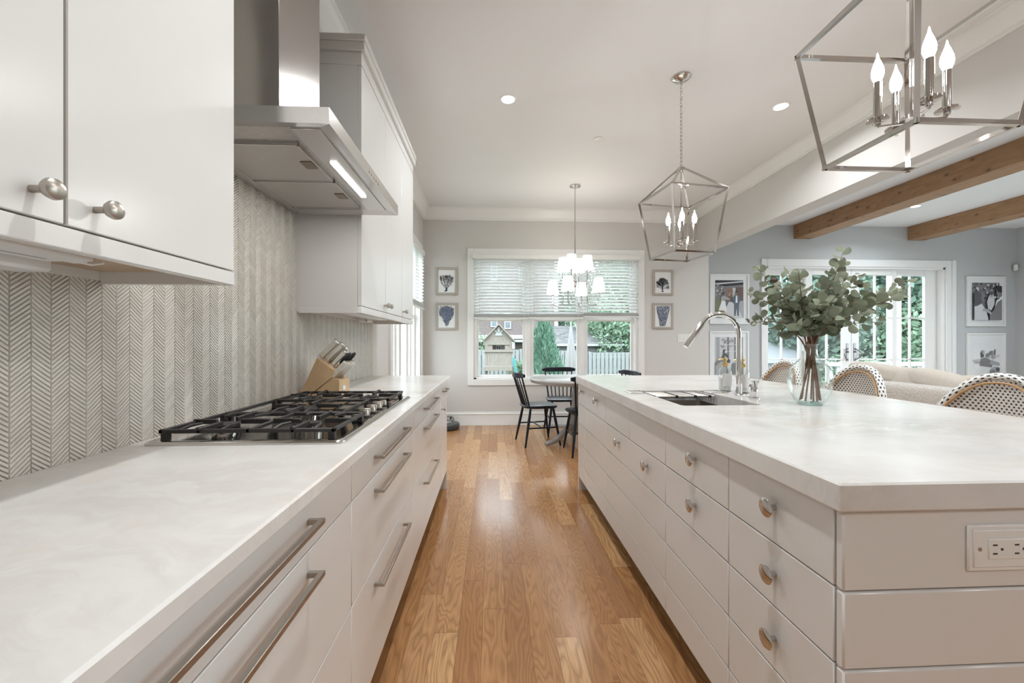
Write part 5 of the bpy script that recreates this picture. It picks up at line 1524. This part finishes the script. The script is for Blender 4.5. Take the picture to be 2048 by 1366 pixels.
def fence(label, x0, x1, y, ztop):
    t = thing('wooden_fence', label, 'fence', ((x0+x1)/2, y, GZ), group='weathered board fences at the back of the yard')
    m = MB(); x = x0
    while x < x1:
        m.box(x, min(x+.135, x1), y, y+.02, GZ+.05, ztop); x += .178
    m.obj('boards', M['fence_wood'], t, smooth=False)
    m = MB()
    for z in (GZ+.35, (GZ+ztop)/2, ztop-.25): m.box(x0, x1, y+.02, y+.06, z, z+.09)
    m.obj('rails', M['fence_wood'], t, smooth=False)
    m = MB(); x = x0+.089
    while x < x1-.1:
        m.box(x, x+.135, y+.06, y+.08, GZ+.05, ztop); x += .178
    m.obj('back_boards', M['fence_wood'], t, smooth=False)
    for x in (x0, x1-.1):
        m = MB(); m.box(x, x+.1, y+.02, y+.12, GZ, ztop+.03); m.obj('post', M['fence_wood'], t, smooth=False)
fence('weathered grey board fence seen behind the playhouse', -4.0, 1.25, 17.0, .84)
fence('weathered grey board fence between conifer and closed umbrella', 1.3, 4.05, 17.0, .80)
fence('weathered grey board fence under the right third of the dining window', 4.1, 9.5, 17.0, .72)

# playhouse
PX, PY = .20, 13.0
t = thing('playhouse', 'wooden garden playhouse with gabled roof and white sunburst trim', 'playhouse', (PX, PY, GZ))
W = .40
m = MB()
for sx in (-1, 1):
    for sy in (0, 1.1): m.box(PX+sx*W-.045, PX+sx*W+.045, PY+sy-.045, PY+sy+.045, GZ, 1.22)
m.obj('posts', M['play_wood'], t, smooth=False)
m = MB()
for k in range(8): m.box(PX-W+.04+k*.092, PX-W+.126+k*.092, PY-.06, PY-.04, .38, .86)
m.box(PX-W-.06, PX+W+.06, PY-.10, PY+.02, .85, .93); m.box(PX-W-.10, PX+W+.02, PY-.30, PY-.02, .26, .40); m.box(PX-W-.06, PX+W+.06, PY-.02, PY+1.14, .80, .85)
m.obj('lower_panel', M['play_wood'], t, smooth=False)
m = MB(); m.box(PX-W, PX-.20, PY-.02, PY, .9, 1.2); m.box(PX+.20, PX+W, PY-.02, PY, .9, 1.2); m.box(PX-W-.06, PX+W+.06, PY-.05, PY, 1.08, 1.2); m.box(PX-.22, PX+.22, PY+.3, PY+.32, .85, 1.2)
m.obj('upper_wall', M['play_wood'], t, smooth=False)
m = MB(); m.prism([(PX-.50, 1.20), (PX+.50, 1.20), (PX, 1.70)], 'y', PY-.01, PY+.02); m.obj('gable_boards', M['play_wood'], t, smooth=False)
m = MB()
for sx in (-1, 1): m.prism([(PX+sx*.52, 1.17), (PX+sx*.57, 1.17), (PX, 1.775), (PX, 1.72)], 'y', PY-.14, PY+1.25)
m.obj('roof', M['play_wood'], t, smooth=False)
m = MB()
for a in (-.8, 0, .8): m.prism([(PX-.035*math.cos(a)+.07*math.sin(a), 1.42+.07*math.cos(a)), (PX+.035*math.cos(a)+.07*math.sin(a), 1.42+.07*math.cos(a)), (PX+.035*math.cos(a)+.24*math.sin(a), 1.42+.24*math.cos(a)), (PX-.035*math.cos(a)+.24*math.sin(a), 1.42+.24*math.cos(a))], 'y', PY-.035, PY-.012)
m.prism([(PX-.13, 1.38), (PX+.13, 1.38), (PX+.07, 1.47), (PX-.07, 1.47)], 'y', PY-.037, PY-.012); m.obj('sunburst', M['white_out'], t, smooth=False)
m = MB(); m.box(PX-.08, PX+.08, PY+.27, PY+.295, .92, 1.06); m.box(PX+W+.03, PX+W+.12, PY-.08, PY-.05, .95, 1.18); m.obj('small_window', M['white_out'], t, smooth=False)
m = MB(); m.box(PX-.055, PX-.01, PY+.262, PY+.269, .94, 1.03); m.box(PX+.01, PX+.055, PY+.262, PY+.269, .94, 1.03); m.obj('window_panes', M['dark_slot'], t, smooth=False)

# turquoise garden chair on the deck
t = thing('garden_chair', 'turquoise plastic garden chair back peeking above the dining chair', 'garden chair', (.50, 8.9, -.2))
m = MB()
for k in range(5):
    a = -.10+k*.05; h = .90 + .09*math.cos((k-2)*.6)
    m.tube([(.60-k*.004, 8.85+a, .12), (.545, 8.85+a, .42), (.46-abs(k-2)*.004, 8.85+a*1.3, h-.15)], [.024, .026, .022], 8, squash=(1, .5))
m.obj('back_slats', M['turq'], t)
m = MB(); m.box(.58, 1.08, 8.66, 9.04, .12, .16, .01); m.box(.55, 1.05, 8.60, 8.66, .30, .34, .01); m.box(.55, 1.05, 9.04, 9.10, .30, .34, .01); m.obj('seat', M['turq'], t)
for (x, y) in ((.62, 8.63), (1.02, 8.63), (.62, 9.07), (1.02, 9.07)):
    m = MB(); m.box(x-.03, x+.03, y-.02, y+.02, -.2, .31, .005); m.obj('leg', M['turq'], t)

# closed patio umbrella
t = thing('patio_umbrella', 'closed white patio umbrella standing outside the middle window', 'umbrella', (2.06, 10.5, GZ))
m = MB(); v = []; f = []; n = 32
prof = [(.012, 1.62), (.03, 1.56), (.055, 1.35), (.085, 1.1), (.115, .8), (.145, .5), (.165, .2), (.175, 0.0), (.15, -.02)]
for (r, z) in prof:
    for k in range(n):
        a = 2*PI*k/n; q = r*(1 + .22*math.cos(8*a)*(r/.175)); v.append((2.06+q*math.cos(a), 10.5+q*math.sin(a), z))
for i in range(len(prof)-1): f += [(i*n+k, i*n+(k+1) % n, (i+1)*n+(k+1) % n, (i+1)*n+k) for k in range(n)]
m.add(v, f); m.obj('canopy', M['umbrella'], t, angle=60)
m = MB(); m.cyl((2.06, 10.5, GZ+.05), (2.06, 10.5, 1.78), .018, n=10); m.lathe([(.25, 0), (.25, .05), (.05, .08)], (2.06, 10.5, GZ), 20); m.obj('pole', M['white_out'], t)

# garage behind the fence
t = thing('garage', 'low garage with mossy shingled roof beyond the fence', 'garage', (5.2, 21.5, GZ))
m = MB(); m.box(3.25, 7.0, 20.3, 24.0, GZ, 1.02); m.obj('walls', M['siding'], t, smooth=False)
m = MB(); m.prism([(20.0, 1.05), (22.2, 2.05), (24.4, 1.05), (24.4, .97), (22.2, 1.95), (20.0, .97)], 'x', 3.05, 6.6); m.obj('roof', M['shingle'], t, smooth=False)
m = MB(); m.box(3.05, 6.6, 19.95, 20.0, .96, 1.07); m.obj('fascia', M['white_out'], t, smooth=False)

# brick house
t = thing('brick_house', 'two-storey brick house with white windows behind the playhouse', 'house', (0, 28, GZ))
m = MB(); m.box(-7, 4.15, 26, 33, GZ, 7.5); m.obj('brick_walls', M['brick'], t, smooth=False)
m = MB(); m.prism([(25.5, 7.3), (29.5, 10.2), (33.5, 7.3), (33.5, 7.5), (29.5, 10.45), (25.5, 7.5)], 'x', -7.4, 4.5); m.obj('roof', M['shingle'], t, smooth=False)
m = MB(); m.box(-7, 4.0, 25.2, 26, 1.30, 1.60); m.box(-7, 4.0, 25.2, 25.35, 1.15, 1.35); m.obj('porch_roof', M['white_out'], t, smooth=False)
m = MB(); m.box(4.0, 4.25, 25.9, 26.0, GZ, 7.5); m.obj('corner_board', M['white_out'], t, smooth=False)
for (xc, zc) in ((.10, 2.62), (.98, 2.50), (-2.2, 2.6), (3.2, 2.55), (.10, 5.6), (1.9, 5.6)):
    m = MB(); m.box(xc-.22, xc+.22, 25.93, 26.0, zc-.50, zc+.50); wo = m.obj('window', M['white_out'], t, smooth=False)
    m = MB(); m.box(xc-.15, xc+.15, 25.91, 25.93, zc-.42, zc-.04); m.box(xc-.15, xc+.15, 25.91, 25.93, zc+.04, zc+.42); m.obj('window_pane', M['dark_glass'], wo, smooth=False)

# patio roof seen through the left french door pane
t = thing('garden_shed', 'low shed with pale pyramid roof outside the left french door pane', 'shed', (9.4, 13.4, GZ))
m = MB(); v = [(8.15, 12.4, .50), (10.9, 12.4, .50), (10.9, 14.9, .50), (8.15, 14.9, .50), (9.55, 13.6, 1.20)]
m.add(v, [(3, 2, 1, 0), (0, 1, 4), (1, 2, 4), (2, 3, 4), (3, 0, 4)]); m.obj('roof', M['shed_roof'], t, smooth=False)
m = MB(); m.box(8.35, 10.7, 12.6, 14.7, GZ, .50); m.obj('walls', M['white_out'], t, smooth=False)

# deck railing and porch post
t = thing('deck_railing', 'white balustrade along the deck outside the french doors', 'railing', (10.0, 9.2, -.2))
m = MB(); m.box(7.9, 13.4, 9.12, 9.22, .60, .70, .005); m.box(7.9, 13.4, 9.14, 9.2, -.10, -.04); m.obj('rails', M['white_out'], t)
x = 7.95
while x < 13.4:
    m = MB(); m.box(x, x+.085, 9.15, 9.19, -.05, .61); m.obj('baluster', M['white_out'], t, smooth=False); x += .20
m = MB(); m.box(9.46, 9.66, 9.05, 9.25, -.2, 3.3, .01)
tag(m.obj('porch_post', M['white_out']), 'square white porch post outside the right-hand middle door pane', 'post')

# ---------------- trees
def crown(seed, mat, shape, n, size, name='foliage'):
    R = random.Random(seed); m = MB(); blobs = []
    if shape == 'cone':
        for k in range(n):
            h = R.random()**1.3; a = R.uniform(0, 2*PI); r = min(.46, (1-h)*.58)*(.5+.5*R.random())*(1+.22*math.sin(3*a+9*h)+.15*math.sin(5*a-17*h)) + .02
            p = Vector((r*math.cos(a), r*math.sin(a), .04+h*.96)); nr = Vector((math.cos(a), math.sin(a), .5))
            blobs.append((p, nr))
    else:
        cs = [(Vector((R.uniform(-.30, .30), R.uniform(-.28, .28), R.uniform(.28, .80))), R.uniform(.14, .26)) for _ in range(16)]
        if shape == 'low': cs = [(Vector((c.x, c.y, c.z-.18)), r) for c, r in cs]
        for k in range(n):
            c, r = R.choice(cs); d = Vector((R.gauss(0, 1), R.gauss(0, 1), R.gauss(0, 1))).normalized()
            blobs.append((c + d*r*R.uniform(.75, 1.05), d))
    for p, nr in blobs:
        nr = (nr + Vector((R.uniform(-.8, .8), R.uniform(-.8, .8), R.uniform(-.5, .8)))).normalized()
        u = nr.orthogonal().normalized(); w = nr.cross(u); an = R.uniform(0, 2*PI); u, w = u*math.cos(an)+w*math.sin(an), w*math.cos(an)-u*math.sin(an)
        s = size*R.uniform(.6, 1.25)
        if shape == 'cone': u = (Vector((nr.x*.9+R.uniform(-.5,.5), nr.y*.9+R.uniform(-.5,.5), .8))).normalized(); w = nr.cross(u).normalized(); a, b = s*1.1, s*.45
        else: a, b = s, s*.62
        m.add([p-u*a, p-w*b*.8+nr*s*.12, p+u*a, p+w*b*.8+nr*s*.12], [(0, 1, 2, 3)])
    return m
def tree_proto(name, label, mat, shape, n, size, seed):
    t = thing(name, label, 'tree', (0, 0, 0), 0, world=False)
    crown(seed, mat, shape, n, size).obj('foliage', mat, t, smooth=False, fix=False)
    m = MB(); m.tube([(0, 0, 0), (.01, 0, .3), (0, .01, .6)], [.030, .022, .010], 8)
    if shape != 'cone':
        R = random.Random(seed)
        for k in range(6): a = R.uniform(0, 2*PI); m.tube([(0, 0, .25+.04*k), (.25*math.cos(a), .25*math.sin(a), .42+.05*k)], [.012, .004], 6)
    m.obj('trunk', M['branch'], t)
    return t
con = tree_proto('evergreen_shrub', 'bright green pointed evergreen outside the middle dining window', M['leaf_blue'], 'cone', 9000, .026, 21)
con.location = (1.80, 14.0, GZ); con.scale = (1.75, 1.75, 3.3)
TA = tree_proto('leafy_tree', '', M['leaf_dark'], 'round', 9000, .021, 31)
TB = tree_proto('leafy_tree', '', M['leaf_mid'], 'round', 9000, .021, 41)
TC = tree_proto('leafy_bush', '', M['leaf_mid'], 'low', 5000, .030, 51)
def plant(proto, first, x, y, s, sz, rz, label, group):
    o = proto if first else copy_tree(proto)
    o.location = (x, y, GZ); o.scale = (s, s, sz); o.rotation_euler = (0, 0, rz); o['label'] = label; o['group'] = group; return o
G1 = 'trees beyond the french doors'; G2 = 'trees and bushes of the back yard'
plant(TA, True, 12.2, 15.5, 7.5, 7.0, .3, 'dark leafy tree filling the left french door panes', G1)
plant(TA, False, 16.0, 16.0, 8.0, 7.5, 1.7, 'dark leafy tree filling the right-hand middle door panes', G1)
plant(TA, False, 20.0, 15.5, 8.5, 8.0, 2.9, 'dark leafy tree filling the farthest right door panes', G1)
plant(TB, True, 14.2, 14.0, 5.0, 4.6, .8, 'lighter green tree behind the door handles', G1)
plant(TB, False, 17.8, 14.0, 5.0, 4.4, 2.1, 'lighter green tree behind the porch post', G1)
plant(TC, True, 11.2, 11.8, 2.2, 2.0, .5, 'bright low bush just right of the vase neck', G1)
plant(TC, False, 13.6, 12.0, 2.4, 2.0, 1.9, 'bright low bush behind the white balustrade', G1)
plant(TB, False, 6.6, 21.5, 5.5, 5.0, 3.3, 'leafy tree over the garage at the right of the dining window', G2)
plant(TA, False, 8.6, 19.5, 4.6, 4.0, 4.1, 'dark leafy tree at the right edge of the dining window', G2)
plant(TC, False, -1.6, 19.4, 2.6, 3.6, .2, 'leafy bush at the left edge of the dining window', G2)
plant(TA, False, -9.5, 22.0, 6.0, 9.0, 5.0, 'tall tree left of the brick house', G2)
plant(TB, False, 10.5, 31.0, 9.0, 12.0, 1.2, 'tall tree behind the garage', G2)
plant(TC, False, 1.05, 15.8, 1.3, 1.7, 1.1, 'small bush between playhouse and brick house porch', G2)
plant(TA, False, 6.8, 43.0, 10.0, 12.0, .6, 'far tall tree rising behind the garage and closed umbrella', G2)
plant(TA, False, -7.5, 9.0, 6.0, 6.0, 2.0, 'tree outside the narrow side window', G2)
